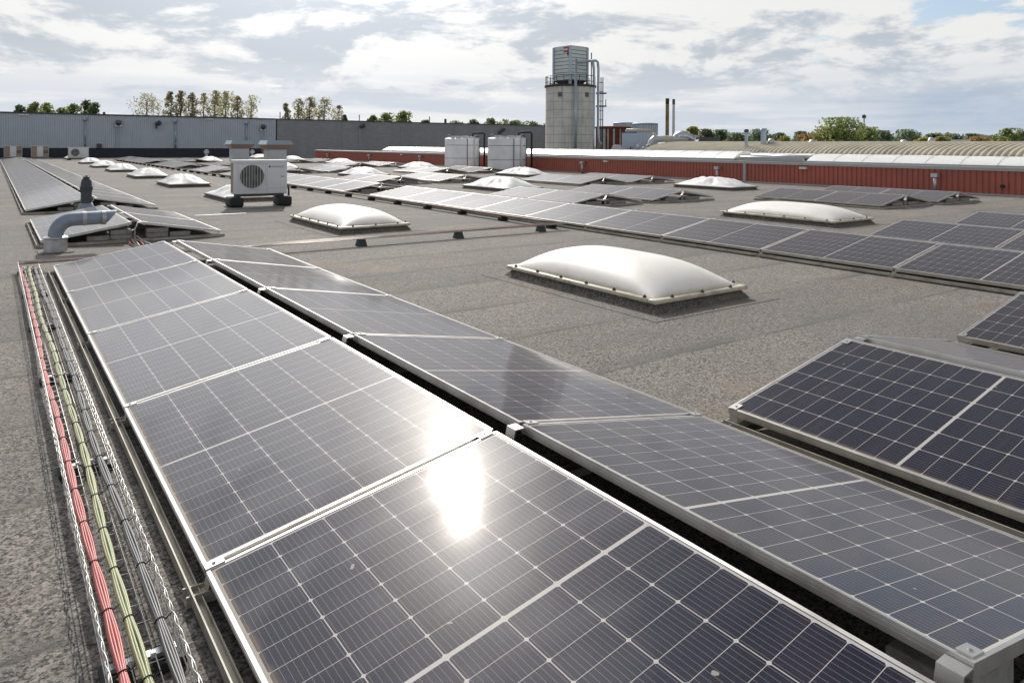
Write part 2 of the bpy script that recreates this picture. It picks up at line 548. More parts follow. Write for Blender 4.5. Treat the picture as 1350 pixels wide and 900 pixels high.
def cell_material():
    m, k, b, o = material('solar_cells')
    x, y, z = k.xyz(o)
    info = k.new('ShaderNodeObjectInfo')
    seed = k.m('MULTIPLY', info.outputs['Random'], 57.0)
    on = k.comb(k.m('ADD', x, seed), k.m('ADD', y, seed), seed)
    xs = k.m('SUBTRACT', x, 0.021)
    fx = k.m('FRACT', k.m('DIVIDE', xs, 0.182))
    ddx = k.m('MULTIPLY', k.m('MINIMUM', fx, k.m('SUBTRACT', 1.0, fx)), 0.182)
    ys = k.m('SUBTRACT', k.m('ABSOLUTE', k.m('SUBTRACT', y, 0.861)), 0.0065)
    fy = k.m('FRACT', k.m('DIVIDE', ys, 0.0925))
    ddy = k.m('MULTIPLY', k.m('MINIMUM', fy, k.m('SUBTRACT', 1.0, fy)), 0.0925)
    gx = k.m('LESS_THAN', ddx, 0.0015)
    gy = k.m('LESS_THAN', ddy, 0.0009)
    gc = k.m('LESS_THAN', k.m('ADD', ddx, ddy), 0.0085)
    out = k.m('MAXIMUM', k.m('MAXIMUM', k.m('LESS_THAN', xs, 0.0), k.m('GREATER_THAN', xs, 1.092)),
              k.m('MAXIMUM', k.m('LESS_THAN', ys, 0.0), k.m('GREATER_THAN', ys, 0.8325)))
    gap = k.m('MAXIMUM', k.m('MAXIMUM', gx, gy), k.m('MAXIMUM', gc, out))
    fb = k.m('FRACT', k.m('DIVIDE', xs, 0.0182))
    db = k.m('MULTIPLY', k.m('ABSOLUTE', k.m('SUBTRACT', fb, 0.5)), 0.0182)
    bus = k.m('LESS_THAN', db, 0.00055)
    cellid = k.new('ShaderNodeTexWhiteNoise', noise_dimensions='3D')
    k.l.new(k.comb(k.m('FLOOR', k.m('DIVIDE', xs, 0.182)), k.m('FLOOR', k.m('DIVIDE', y, 0.0925)), seed), cellid.inputs['Vector'])
    cell = k.mix(cellid.outputs['Value'], (0.006, 0.0085, 0.027), (0.010, 0.0122, 0.035))
    sp = k.noise(on, 260, 2, 0.7)
    cell = k.mix(k.rng(sp, 0.40, 0.75, 0, 0.5), cell, (0.022, 0.022, 0.038))
    c = k.mix(bus, cell, (0.18, 0.18, 0.19))
    c = k.mix(gap, c, (0.50, 0.49, 0.48))
    # dust film, streaks, and the tan line of silt along the lower frame
    du = k.noise(k.scale(on, (0.7, 2.2, 1)), 2.6, 6, 0.65)
    dust = k.m('ADD', k.rng(du, 0.30, 0.75, 0.008, 0.045), k.m('MULTIPLY', k.rng(k.noise(on, 75, 3, 0.7), 0.5, 0.75), 0.025))
    edge = k.m('MULTIPLY', k.rng(k.m('ADD', x, k.m('MULTIPLY', k.m('SUBTRACT', k.noise(on, 9, 4), 0.5), 0.03)), 0.008, 0.05, 1, 0, True), 0.60)
    streak = k.noise(k.scale(on, (0.8, 16, 1)), 2.0, 5, 0.65)
    dust = k.m('ADD', dust, k.m('MULTIPLY', k.rng(streak, 0.52, 0.74, 0, 1, True), 0.045))
    drop = k.noise(on, 26, 3, 0.6)
    dust = k.m('ADD', dust, k.m('MULTIPLY', k.rng(k.m('ABSOLUTE', k.m('SUBTRACT', drop, 0.62)), 0.0, 0.012, 1, 0, True), 0.05))
    dust = k.m('MAXIMUM', dust, edge)
    c = k.mix(dust, c, (0.33, 0.27, 0.20))
    spot = k.m('GREATER_THAN', k.noise(on, 17.0, 2, 0.4), 0.785)
    c = k.mix(k.m('MULTIPLY', spot, 0.5), c, (0.6, 0.58, 0.54))
    k.l.new(c, b.inputs['Base Color'])
    b.inputs['Roughness'].default_value = 0.30
    b.inputs['IOR'].default_value = 1.45
    b.inputs['Specular IOR Level'].default_value = 0.025
    k.put(b.inputs['Coat Weight'], k.m('MULTIPLY', 0.52, k.m('SUBTRACT', 1.0, k.m('MULTIPLY', dust, 1.2))))
    b.inputs['Coat IOR'].default_value = 1.5
    b.inputs['Coat Tint'].default_value = (1.0, 0.955, 0.91, 1)
    k.put(b.inputs['Coat Roughness'], k.m('ADD', k.rng(du, 0.3, 0.7, 0.055, 0.080), k.m('MULTIPLY', edge, 0.3)))
    b.inputs['Sheen Weight'].default_value = 0.34
    b.inputs['Sheen Roughness'].default_value = 0.30
    b.inputs['Sheen Tint'].default_value = (1.0, 0.94, 0.90, 1)
    k.l.new(k.bump(k.noise(on, 300, 2, 0.6), 0.22, 0.001), b.inputs['Normal'])
    return m


M['cells'] = cell_material()


def silo_material():
    m, k, b, o = material('silo_concrete')
    x, y, z = k.xyz(o)
    ang = k.m('ARCTAN2', y, x)
    n = k.noise(o, 0.9, 7, 0.65)
    c = k.mix(k.rng(n, 0.3, 0.7), (0.52, 0.50, 0.46), (0.72, 0.70, 0.655))
    st = k.noise(k.comb(k.m('MULTIPLY', ang, 6.0), k.m('MULTIPLY', z, 0.12), 0.0), 1.6, 6, 0.65)
    c = k.mix(k.rng(st, 0.5, 0.7, 0, 0.55, True), c, (0.22, 0.21, 0.195))
    fz = k.m('FRACT', k.m('DIVIDE', z, 0.82))
    fa = k.m('FRACT', k.m('MULTIPLY', ang, 2.55))
    line = k.m('MAXIMUM', k.m('LESS_THAN', fz, 0.07), k.m('LESS_THAN', fa, 0.045))
    c = k.mix(k.m('MULTIPLY', line, 0.6), c, (0.22, 0.21, 0.195))
    k.l.new(c, b.inputs['Base Color'])
    b.inputs['Roughness'].default_value = 0.9
    return m


M['silo'] = silo_material()


def block_material():
    m, k, b, o = material('grey_blockwork')
    x, y, z = k.xyz(o)
    br = k.new('ShaderNodeTexBrick')
    k.l.new(k.comb(x, z, 0.0), br.inputs['Vector'])
    br.inputs['Scale'].default_value = 1.0
    br.inputs['Brick Width'].default_value = 0.42
    br.inputs['Row Height'].default_value = 0.21
    br.inputs['Mortar Size'].default_value = 0.012
    br.inputs['Color1'].default_value = (0.29, 0.29, 0.305, 1)
    br.inputs['Color2'].default_value = (0.33, 0.33, 0.345, 1)
    br.inputs['Mortar'].default_value = (0.24, 0.24, 0.25, 1)
    st = k.noise(k.scale(o, (1.2, 1, 0.1)), 0.7, 6, 0.6)
    c = k.mix(k.rng(st, 0.42, 0.7, 0, 0.35), br.outputs['Color'], (0.22, 0.22, 0.23))
    c = k.mix(k.m('MULTIPLY', k.m('LESS_THAN', k.m('FRACT', k.m('DIVIDE', x, 7.3)), 0.006), 0.6), c, (0.09, 0.09, 0.095))
    k.l.new(c, b.inputs['Base Color'])
    b.inputs['Roughness'].default_value = 0.9
    return m


M['block'] = block_material()


def leaf_material(name, dark, light, trans=0.62):
    m, k, b, o = material(name)
    info = k.new('ShaderNodeObjectInfo')
    n = k.noise(o, 0.9, 4, 0.6)
    f = k.noise(o, 6.0, 2, 0.6)
    c = k.mix(k.rng(n, 0.34, 0.66), dark, light)
    c = k.mix(k.rng(f, 0.4, 0.7, 0, 0.5), c, tuple(q * 0.6 for q in dark))
    hs = k.new('ShaderNodeHueSaturation')
    k.put(hs.inputs['Hue'], k.rng(info.outputs['Random'], 0, 1, 0.485, 0.515))
    k.put(hs.inputs['Value'], k.rng(info.outputs['Random'], 0, 1, 0.85, 1.15))
    k.l.new(c, hs.inputs['Color'])
    k.l.new(hs.outputs[0], b.inputs['Base Color'])
    b.inputs['Roughness'].default_value = 0.65
    tr = k.new('ShaderNodeBsdfTranslucent')
    k.l.new(hs.outputs[0], tr.inputs['Color'])
    mx = k.new('ShaderNodeMixShader')
    mx.inputs[0].default_value = trans
    k.l.new(b.outputs[0], mx.inputs[1])
    k.l.new(tr.outputs[0], mx.inputs[2])
    k.l.new(mx.outputs[0], m.node_tree.nodes['Material Output'].inputs['Surface'])
    return m


M['leaf_green'] = leaf_material('leaves_green', (0.22, 0.28, 0.10), (0.38, 0.44, 0.17))
M['leaf_poplar'] = leaf_material('leaves_poplar', (0.34, 0.31, 0.18), (0.52, 0.49, 0.31))
M['leaf_dark'] = leaf_material('leaves_dark', (0.15, 0.20, 0.12), (0.26, 0.31, 0.17))
M['leaf_yellow'] = leaf_material('leaves_yellow', (0.30, 0.29, 0.09), (0.50, 0.46, 0.15))
M['leaf_orange'] = leaf_material('leaves_orange', (0.36, 0.22, 0.10), (0.48, 0.34, 0.17))


def ground_material():
    m, k, b, o = material('far_ground')
    n = k.noise(o, 0.02, 6, 0.6)
    c = k.mix(k.rng(n, 0.4, 0.6), (0.07, 0.085, 0.04), (0.12, 0.115, 0.10))
    k.l.new(c, b.inputs['Base Color'])
    b.inputs['Roughness'].default_value = 0.95
    return m


M['ground'] = ground_material()
GZ = -6.5

# ------------------------------------------------------------------ ground and the flat roof
tag(MB().box(-3000, 3000, -3000, 3000, GZ - 1, GZ).build('ground', M['ground']), kind='structure')
XW = 24.3
tag(MB().box(-16, XW + 0.02, -14, 76.05, -0.45, 0).build('roof_deck', M['roof']), kind='structure')
hall = MB().box(-15.8, XW - 0.1, -13.8, 75.9, GZ, -0.452).build('hall_below_roof', M['block'])
tag(hall, 'grey hall building that carries the flat roof with the panels', 'building')

# ------------------------------------------------------------------ far wall with blue-grey cladding, dark block wall
WT = 4.09


def corrugated(mb, a, b, n, z0, z1, depth, prof, axis):
    """trapezoid sheet: n ribs from a to b; prof = list of (fraction, depth fraction)"""
    vs, fs = [], []
    L = (b - a) / n
    for i in range(n):
        for fr_, dp in prof:
            u = a + (i + fr_) * L
            q = dp * depth
            for z in (z0, z1):
                vs.append((u, q, z) if axis == 'x' else (q, u, z))
    m_ = len(vs) // 2
    for i in range(m_ - 1):
        fs.append((2 * i, 2 * i + 2, 2 * i + 3, 2 * i + 1))
    mb.add(vs, fs)


prof = [(0, 0), (0.5, 0), (0.62, 1), (0.88, 1)]
bw = thing('clad_building', 'long blue-grey ribbed metal building behind the left of the roof', 'building', (0, 76.1, 0))
mb = MB()
corrugated(mb, -22, 24.2, 264, 0.88, WT - 0.12, 0.065, prof, 'x')
mb.build('wall', M['cladding'], bw)
MB().box(-22, 24.2, -0.02, 0.30, -0.4, 0.87).build('plinth', M['plinth'], bw)
MB().box(-22, 24.2, -0.06, 0.02, 0.86, 0.90).build('sill_flashing', M['darkedge'], bw)
MB().box(-22, 24.3, -0.06, 0.35, WT - 0.13, WT).build('roof_edge', M['darkedge'], bw)
MB().box(-22, 24.2, 0.06, 14, GZ, WT - 0.14).build('body', M['cladding'], bw)
MB().box(24.12, 24.26, -0.05, 0.10, 0.0, WT - 0.13).build('corner_trim', M['cladding'], bw)
blk = thing('block_building', 'plain dark grey blockwork building between cladding and concrete silo', 'building', (24.4, 76.1, 0))
MB().box(0, 43, 0, 14, GZ, WT - 0.12).build('wall', M['block'], blk)
MB().box(-0.08, 43.05, -0.07, 14.1, WT - 0.119, WT - 0.01).build('roof_edge', M['darkedge'], blk)

GRPW = 'downpipes on the blue-grey cladding'
for i, (x, zt, lab) in enumerate(((6.6, 3.75, 'left downpipe with hopper on the blue-grey wall above the far air conditioner'),
                                  (14.35, 3.75, 'middle downpipe with hopper on the blue-grey wall'),
                                  (21.2, 3.75, 'right downpipe with hopper on the blue-grey wall above the vent hoods'))):
    t = thing('downpipe', lab, 'downpipe', (x, 75.98, 0), GRPW)
    MB().tube([(0, 0, 0.9), (0, 0, zt - 0.3)], 0.075, 10).build('pipe', M['hoodblue'], t, True)
    MB().lathe([(0.09, zt - 0.42), (0.22, zt - 0.24), (0.22, zt - 0.02)], n=4).build('hopper', M['hoodblue'], t)
    MB().box(-0.25, 0.25, -0.09, 0.04, 1.30, 1.35).build('clip', M['hoodblue'], t)
for x, z, lab in ((9.3, 3.0, 'left floodlight on a conduit on the blue-grey wall'), (22.87, 2.85, 'right floodlight on a conduit near the end of the blue-grey wall')):
    t = thing('floodlight', lab, 'floodlight', (x, 75.98, 0), 'floodlights on the grey walls')
    MB().tube([(-0.14, 0, 0.9), (-0.14, 0, z)], 0.035, 6).build('conduit', M['hoodblue'], t)
    MB().tube([(0.17, 0, 0.9), (0.17, 0, z - 0.1)], 0.03, 6).build('conduit', M['hoodblue'], t)
    MB().rbox(-0.3, 0.32, -0.22, 0.02, z - 0.12, z + 0.12, 0.05).build('housing', M['galv'], t)
    MB().tube([(0, -0.1, z + 0.1), (0.02, -0.34, z + 0.42)], [0.2, 0.26], 10).build('lamp_head', M['slate'], t)
t = thing('floodlight', 'tilted black floodlight without conduit high on the blue-grey wall', 'floodlight', (12.6, 75.98, 3.1), 'floodlights on the grey walls')
MB().box(-0.06, 0.06, -0.16, 0.04, -0.3, 0.3).build('bracket', M['slate'], t)
MB().tube([(0, -0.1, 0.1), (0.28, -0.34, 0.30)], [0.2, 0.24], 10).build('lamp_head', M['slate'], t)
t = thing('floodlight', 'black floodlight on the dark block wall', 'floodlight', (33.85, 76.0, 3.3), 'floodlights on the grey walls')
MB().tube([(0, 0, -2.2), (0, 0, 0)], 0.05, 6).build('conduit', M['hoodblue'], t)
MB().tube([(0, -0.05, 0.0), (0.45, -0.34, 0.30)], [0.16, 0.24], 10).build('lamp_head', M['slate'], t)
t = thing('floodlight', 'black floodlight on an arm above the right steel tank', 'floodlight', (53.0, 76.0, 2.5), 'floodlights on the grey walls')
MB().tube([(0, 0, -1.2), (0, -0.1, 0.4)], 0.05, 6).build('conduit', M['slate'], t)
MB().tube([(0, -0.1, 0.4), (0.75, -0.4, 1.0)], [0.14, 0.22], 10).build('lamp_head', M['slate'], t)
for x, lab in ((1.8, 'white overflow spout under the roof edge far left'), (17.5, 'white overflow spout under the roof edge right of the poplars')):
    tag(MB().box(x - .38, x + .38, 75.92, 76.02, 3.80, 3.90).build('overflow_spout', M['white_paint']), lab, 'spout', 'overflow spouts')
tag(MB().rbox(7.55, 7.95, 75.88, 76.07, 0.86, 1.30, 0.03).build('junction_box', M['darkedge']), 'small black box on the plinth of the blue-grey wall', 'box')
for i, (px_, ytop, lab) in enumerate(((137, 148, 'short dark flue on the clad roof right of green trees'), (369, 148, 'thin post on the roof edge left of the brown poplars'),
                                      (473.5, 151.5, 'thin tall post on the block wall roof right of the brown poplars'), (566, 154, 'thin post on the block roof by a small bush'),
                                      (587, 157, 'short stub flue on the block wall roof'))):
    dd = 96
    x, y = bearing(px_, dd)
    zt = height(px_, ytop, dd)
    r = 0.16 if i in (0, 4) else 0.06
    tag(MB().tube([(x, y, WT - 0.4), (x, y, zt)], r, 8).build('roof_post', M['darkedge']), lab, 'post')

# ------------------------------------------------------------------ red ribbed building with glazed vaults
WH = 0.86
rb = thing('red_building', 'low building with red-brown ribbed cladding along the right of the roof', 'building', (XW, 0, 0))
mb = MB()
corrugated(mb, -10, 64.5, 425, 0.05, WH - 0.11, 0.028, [(0, 0), (0.62, 0), (0.70, 1), (0.92, 1)], 'y')
mb.build('wall', M['redwall'], rb)
MB().box(-0.05, 0.42, -10.05, 64.55, WH - 0.112, WH - 0.01).build('cap_flashing', M['cap'], rb)
MB().box(-0.16, -0.005, -10, 64.5, 0.0, 0.055).build('base_flashing', M['cap'], rb)
MB().box(0.05, 40, -10, 64.45, GZ, WH - 0.12).build('body', M['greyroof'], rb)
MB().box(-0.06, 0.02, 16.15, 16.27, 0.03, WH - 0.115).build('joint_trim', M['cap'], rb)
pier = thing('red_pier', 'short red block with a white edge post left of the red building', 'wall', (23.2, 73.0, 0))
MB().box(-1.0, 0.8, 0, 1.2, 0, 0.82).build('wall', M['redwall'], pier)
MB().box(0.81, 0.98, -0.06, 1.25, 0, 0.88).build('edge_post', M['white_paint'], pier)
MB().box(-1.0, 0.80, -0.04, 1.22, 0.822, 0.87).build('cap_flashing', M['cap'], pier)


def vault(name, lab, x0, x1, y0, y1, z0, rise, step):
    t = thing(name, lab, 'skylight vault', (x0, y0, z0), 'white glazed vaults on the red building')
    W_, L_ = x1 - x0, y1 - y0
    ny = max(2, int(L_ / step))
    NA = 12
    vs, fs = [], []
    pr = [(W_ / 2 - W_ / 2 * math.cos(PI * i / NA), rise * (1 - (1 - 2 * (0.5 - 0.5 * math.cos(PI * i / NA))) ** 2)) for i in range(NA + 1)]
    for y in (0, L_):
        for a, z in pr:
            vs.append((a, y, z))
    n = NA + 1
    for i in range(NA):
        fs.append((i, i + 1, n + i + 1, n + i))
    fs.append(tuple(range(n)))
    fs.append(tuple(range(2 * n - 1, n - 1, -1)))
    MB().add(vs, fs).build('glazing', M['vault'], t, True, angle=R(40))
    me = shared('glazing_bar', MB().tube([(a, 0, z + 0.004) for a, z in pr], 0.006, 4), M['silver'])
    for j in range(ny + 1):
        part('glazing_bar', me, t, (0, L_ * j / ny, 0))
    MB().box(-0.08, W_ + 0.08, -0.05, L_ + 0.05, -0.1, 0.0).build('kerb', M['cap'], t)


vault('glazed_vault', 'long white glazed vault on the red building behind the steel tanks', 25.0, 26.7, 17.3, 51.5, 0.93, 0.30, 1.05)
vault('glazed_vault', 'white glazed vault at the right end of the red building', 24.95, 26.7, -9.0, 13.9, 0.90, 0.27, 1.05)
vault('glazed_vault', 'second white vault farther back, its low end in front of the metal ducts', 28.6, 31.0, 11.0, 33.5, 0.93, 0.20, 1.05)
t = thing('pipe_run', 'grey pipes and channels lying on the red building between two white vaults', 'pipes', (25.0, 14.1, 0.86))
MB().tube([(0.2, 0.1, 0.12), (0.2, 3.0, 0.14), (0.35, 3.25, 0.05)], 0.05, 8).build('pipe', M['galv'], t, True)
MB().tube([(0.75, -0.5, 0.16), (0.75, 2.9, 0.20)], 0.07, 8).build('pipe', M['silver'], t, True)
MB().box(1.2, 1.9, -0.3, 2.8, 0.02, 0.22).build('channel', M['slate'], t)
MB().box(0.0, 0.12, 0.0, 3.1, 0.0, 0.10).build('channel', M['cap'], t)
for i, (y, zt, lab) in enumerate(((60.8, .52, 'white vent pipe by the far left end of the red wall'), (51.9, .56, 'white vent pipe before the red wall, second from the far end'),
                                  (43.4, .60, 'white vent pipe by the red wall just left of the steel tanks'), (25.98, .60, 'grey vent pipe by the red wall right of the steel tanks'),
                                  (17.44, .58, 'grey vent pipe behind the wrinkled white skylight by the red wall'), (8.8, .60, 'grey vent pipe by the red wall at the right'))):
    t = thing('vent_pipe', lab, 'vent pipe', (XW - 0.22, y, 0), 'vent pipes along the red wall')
    MB().tube([(0, 0, 0), (0, 0, zt)], 0.052, 10).build('pipe', M['galv'], t, True)
    MB().box(-0.09, 0.09, -0.10, 0.10, zt - 0.10, zt + 0.015).build('cap', M['silver'], t)
    MB().tube([(0.06, -0.02, zt - 0.02), (0.2, -0.02, zt - 0.02)], 0.045, 8).build('elbow', M['darkedge'], t)
for y, z, lab in ((24.4, .66, 'pale wall lamp on the red wall right of the steel tanks'), (13.58, .645, 'pale wall lamp on the red wall above the blue panels'),
                  (46.5, .66, 'small lamp on the far red wall')):
    t = thing('wall_lamp', lab, 'wall lamp', (XW - 0.02, y, z), 'wall lamps on the red wall')
    MB().rbox(-0.09, 0.02, -0.16, 0.16, -0.045, 0.045, 0.015).build('housing', M['rim'], t)
    MB().box(-0.10, -0.085, -0.12, 0.12, -0.035, 0.02).build('diffuser', M['white_paint'], t)
t = thing('wall_vent', 'round black vent opening low on the red wall at the right', 'vent', (XW - 0.02, 6.94, 0.29))
MB().tube([(-0.06, 0, 0), (0.02, 0, 0)], 0.062, 14).build('opening', M['black'], t, True, angle=R(40))
MB().box(-0.012, 0.01, -0.13, 0.10, -0.085, 0.085).build('plate', M['redwall'], t)

# curved cement roof behind
AX0, AX1, AY0, AY1 = 38.0, 48.0, -14.0, 35.4
ar = thing('vaulted_building', 'long barrel roof of beige corrugated sheets behind the red building', 'building', (AX0, AY0, 0))
NA, W_ = 26, AX1 - AX0
L_ = AY1 - AY0
nr = int(L_ / 0.30)
vs, fs = [], []
cols_ = nr * 8 + 1
for j in range(cols_):
    y = L_ * j / (cols_ - 1)
    off = max(-0.075, min(0.03, 0.11 * math.cos(2 * PI * j / 8)))
    for i in range(NA + 1):
        th = PI * (0.02 + 0.96 * i / NA)
        a = W_ / 2 - (W_ / 2 + off) * math.cos(th)
        zz = 0.90 * math.sin(th) ** 0.85 + off * math.sin(th)
        vs.append((a, y, 0.86 + zz))
n = NA + 1
for j in range(cols_ - 1):
    for i in range(NA):
        fs.append((j * n + i, j * n + i + 1, (j + 1) * n + i + 1, (j + 1) * n + i))
MB().add(vs, fs).build('roof', M['archroof'], ar, True, angle=R(22))
MB().box(0.2, W_ - 0.2, 0.3, L_ - 0.3, GZ, 0.80).build('wall', M['greyroof'], ar)
for px_, yt, dd, kind, lab in ((984, 171, 47, 'flue', 'thin grey flue with a dark cap on the beige barrel roof'),
                               (1006.5, 170, 47, 'flue2', 'thicker grey flue on the beige barrel roof'),
                               (1017, 182.5, 47, 'cowl', 'small round cowl beside the grey flues'),
                               (1071, 184, 46, 'cowl', 'small pale roof cowl left of the big yellow-green tree'),
                               (1192, 184, 44, 'cowl', 'small pale roof cowl right of the big tree'),
                               (1228, 181, 44, 'bowl', 'rounded grey roof cowl standing on edge'),
                               (1266, 184.5, 43, 'box', 'flat pale roof unit before the orange bushes')):
    x, y = bearing(px_, dd)
    zt = height(px_, yt, dd)
    if kind.startswith('flue'):
        t = thing('roof_flue', lab, 'flue', (x, y, 1.3))
        r = 0.11 if kind == 'flue' else 0.17
        MB().tube([(0, 0, 0), (0, 0, zt - 1.3)], r, 12).build('pipe', M['hoodblue'], t, True, angle=R(40))
        MB().lathe([(r * 1.35, zt - 1.48), (r * 1.4, zt - 1.36), (r * 1.1, zt - 1.28)], n=12).build('cap', M['slate'] if kind == 'flue' else M['hoodblue'], t)
    elif kind == 'box':
        t = thing('roof_unit', lab, 'roof unit', (x, y, 1.5))
        MB().rbox(-0.35, 0.35, -0.4, 0.4, 0, zt - 1.5, 0.05).build('casing', M['silver'], t)
        MB().box(-0.25, 0.25, -0.55, -0.41, 0.02, zt - 1.62).build('flange', M['cap'], t)
    else:
        t = thing('roof_cowl', lab, 'roof cowl', (x, y, 1.45))
        h = zt - 1.45
        r = 0.25 if kind == 'cowl' else 0.22
        MB().lathe([(r * .7, 0), (r * .7, h * .35), (r, h * .4), (r * .95, h * .65), (r * .6, h * .92), (0.02, h)], n=14).build('cowl', M['silver'], t, True)
        MB().lathe([(r * 1.2, -0.05), (r * 1.2, 0.06)], n=14).build('base_ring', M['cap'], t)
x, y = bearing(934, 60)
t = thing('dark_cabinet', 'dark slate cabinet on the barrel roof by the far trees', 'roof unit', (x, y, 1.2), rz=-0.6)
MB().box(-0.9, 0.8, -0.5, 0.5, 0, height(934, 181, 60) - 1.2).build('casing', M['slate'], t)
MB().add([(-0.9, -0.5, 0), (-1.5, -0.5, 0), (-0.9, -0.5, .75), (-0.9, .5, 0), (-1.5, .5, 0), (-0.9, .5, .75)], [(0, 1, 2), (3, 5, 4), (1, 4, 5, 2), (0, 2, 5, 3), (0, 3, 4, 1)]).build('sloped_end', M['slate'], t)

# ------------------------------------------------------------------ concrete silo with filter house
DS = 75.0
sx, sy = bearing(751.5, DS)
S = DS / FPX
t = thing('concrete_silo', 'tall round concrete silo with ribbed metal filter house on top', 'silo', (sx, sy, 0), rz=-R(37))
zt = height(751, 116, DS)
RS = 32.5 * S
MB().lathe([(RS, GZ), (RS, zt)], n=40).build('shell', M['silo'], t, True, angle=R(40))
MB().lathe([(RS + .05, 0), (RS + .12, 0.02), (RS + .12, 0.22), (RS - .1, 0.24)], (0, 0, zt - 0.02), 40).build('deck', M['stackcap'], t, True, angle=R(40))
for xx in (-14.5 * S, 19.5 * S):       # dark openings
    a = math.asin(xx / RS)
    yy = -RS * math.cos(a)
    MB().box(xx - 2.6 * S, xx + 2.6 * S, yy - 0.10, yy + 0.4, height(751, 129.5, DS), height(751, 124, DS)).build('hatch', M['fandark'], t)
zb0, zb1 = height(753, 107, DS), height(753, 63.5, DS)
hb = 15.6 * S
fh, fj = MB(), MB()
rot = Matrix.Rotation(R(41), 4, 'Z')
nb = 9
for i in range(nb):
    z0 = zb0 + (zb1 - zb0) * i / nb
    z1 = zb0 + (zb1 - zb0) * (i + 1) / nb
    fh.box(-hb, hb, -hb, hb, z0 + 0.028, z1 - 0.028, rot)
    fj.box(-hb + .05, hb - .05, -hb + .05, hb - .05, z0 - 0.028, z0 + 0.028, rot)
M['filter'] = simple('filter_cladding', (0.66, 0.71, 0.70), 0.5, 0, 0.08, 1.0)
f = fh.build('filter_house', M['filter'], t)
fj.build('panel_joints', M['slate'], f)
f['label'] = 'square ribbed metal filter house on top of the silo'
mb = MB()
for i in range(8):
    u = -hb + 2 * hb * (i + .5) / 8
    mb.box(u - .14, u + .14, -hb - .03, hb + .03, zb1 - 0.03, zb1 + 0.06, rot)
mb.build('roof', M['silver'], f)
mb = MB()
for a in (-1, 1):
    for b_ in (-1, 1):
        mb.box(a * hb - .1, a * hb + .1, b_ * hb - .1, b_ * hb + .1, zt, zb1, rot)
mb.build('corner_posts', M['hoodblue'], f)
mb = MB()
for a in (-1, 1):
    c_ = a * hb * .5
    q = [rot @ Vector(v) for v in ((c_ - hb * .48, -hb * .98, zb0), (c_ + hb * .48, -hb * .98, zb0), (c_ + hb * .48, hb * .98, zb0), (c_ - hb * .48, hb * .98, zb0),
                                   (c_ - .2, -.2, zb0 - .75), (c_ + .2, -.2, zb0 - .75), (c_ + .2, .2, zb0 - .75), (c_ - .2, .2, zb0 - .75))]
    mb.add(q, [(3, 2, 1, 0), (4, 5, 6, 7), (0, 1, 5, 4), (1, 2, 6, 5), (2, 3, 7, 6), (3, 0, 4, 7)])
mb.build('hopper', M['slate'], f)
lg = MB()
RM = rot
cx = hb
lg.box(-hb - .03, -hb + .0, -hb + .10, -hb + .42, zb1 - .95, zb1 - .62, rot)
lg.build('emblem', M['slate'], f)
MB().box(-hb - .035, -hb + .0, -hb + .05, -hb + .95, zb1 - .60, zb1 - .06, rot).build('emblem', M['logo_red'], f)
MB().box(-hb - .042, -hb + .0, -hb + .35, -hb + .96, zb1 - .40, zb1 - .24, rot).build('emblem', M['white_paint'], f)
# conveying pipes down the face
zp = height(760, 82, DS)
MB().tube([(5.0 * S, -RS - .25, -1), (5.0 * S, -RS - .25, zp), ], 0.14, 12).build('conveying_pipe', M['hoodblue'], t, True)
mb = MB()
mb.tube([(3 * S, -1.1, zp - .1), (14 * S, -1.1, zp - .15), (25 * S, -1.0, zp), (28.5 * S, -1.0, zp - .15), (29.8 * S, -1.0, zp - .9), (29.8 * S, -1.0, 2.2), (29.8 * S, -1.0, -1)], 0.13, 12)
mb.build('conveying_pipe', M['hoodblue'], t, True)
MB().tube([(26 * S, -.6, zp + .05), (33 * S, -.3, zp + .1), (35.5 * S, -.3, zp - .05), (36.4 * S, -.3, zp - .8), (36.4 * S, -.3, 2.6), (37.5 * S, -.3, 1.8), (41 * S, -.3, 1.5)], 0.13, 12).build('conveying_pipe', M['hoodblue'], t, True)
# railing
mb = MB()
for zz in (.55, 1.1):
    mb.tube([(RS * math.cos(2 * PI * i / 40), RS * math.sin(2 * PI * i / 40), zt + zz) for i in range(41)], 0.035, 4)
for i in range(20):
    a = 2 * PI * i / 20
    mb.tube([(RS * math.cos(a), RS * math.sin(a), zt), (RS * math.cos(a), RS * math.sin(a), zt + 1.1)], 0.03, 4)
mb.build('railing', M['slate'], t)
# caged ladder
mb = MB()
x0, x1, yl = 38.0 * S, 43.0 * S, 0.2
for xx in (x0, (x0 + x1) / 2, x1):
    mb.tube([(xx, yl, 0.4), (xx, yl, zt + 1.1)], 0.05, 4)
for j in range(int((zt + .7) / .95)):
    zz = 1.2 + j * .95
    mb.box(x0 - .05, x1 + .05, yl - .06, yl + .06, zz - .03, zz + .03)
for zz in (height(790, 140, DS), height(790, 123, DS)):
    mb.box(x0 - .3, x1 + .35, yl - .3, yl + .3, zz - .08, zz + .04)
mb.tube([(x1 + .3, yl, height(790, 140, DS)), (x1 + .3, yl, height(790, 131, DS))], 0.04, 4)
mb.build('ladder', M['slate'], t)
MB().tube([(28.0 * S, 0.6, zt), (28.0 * S, 0.6, height(778, 69, DS))], 0.06, 5).build('mast', M['slate'], t)

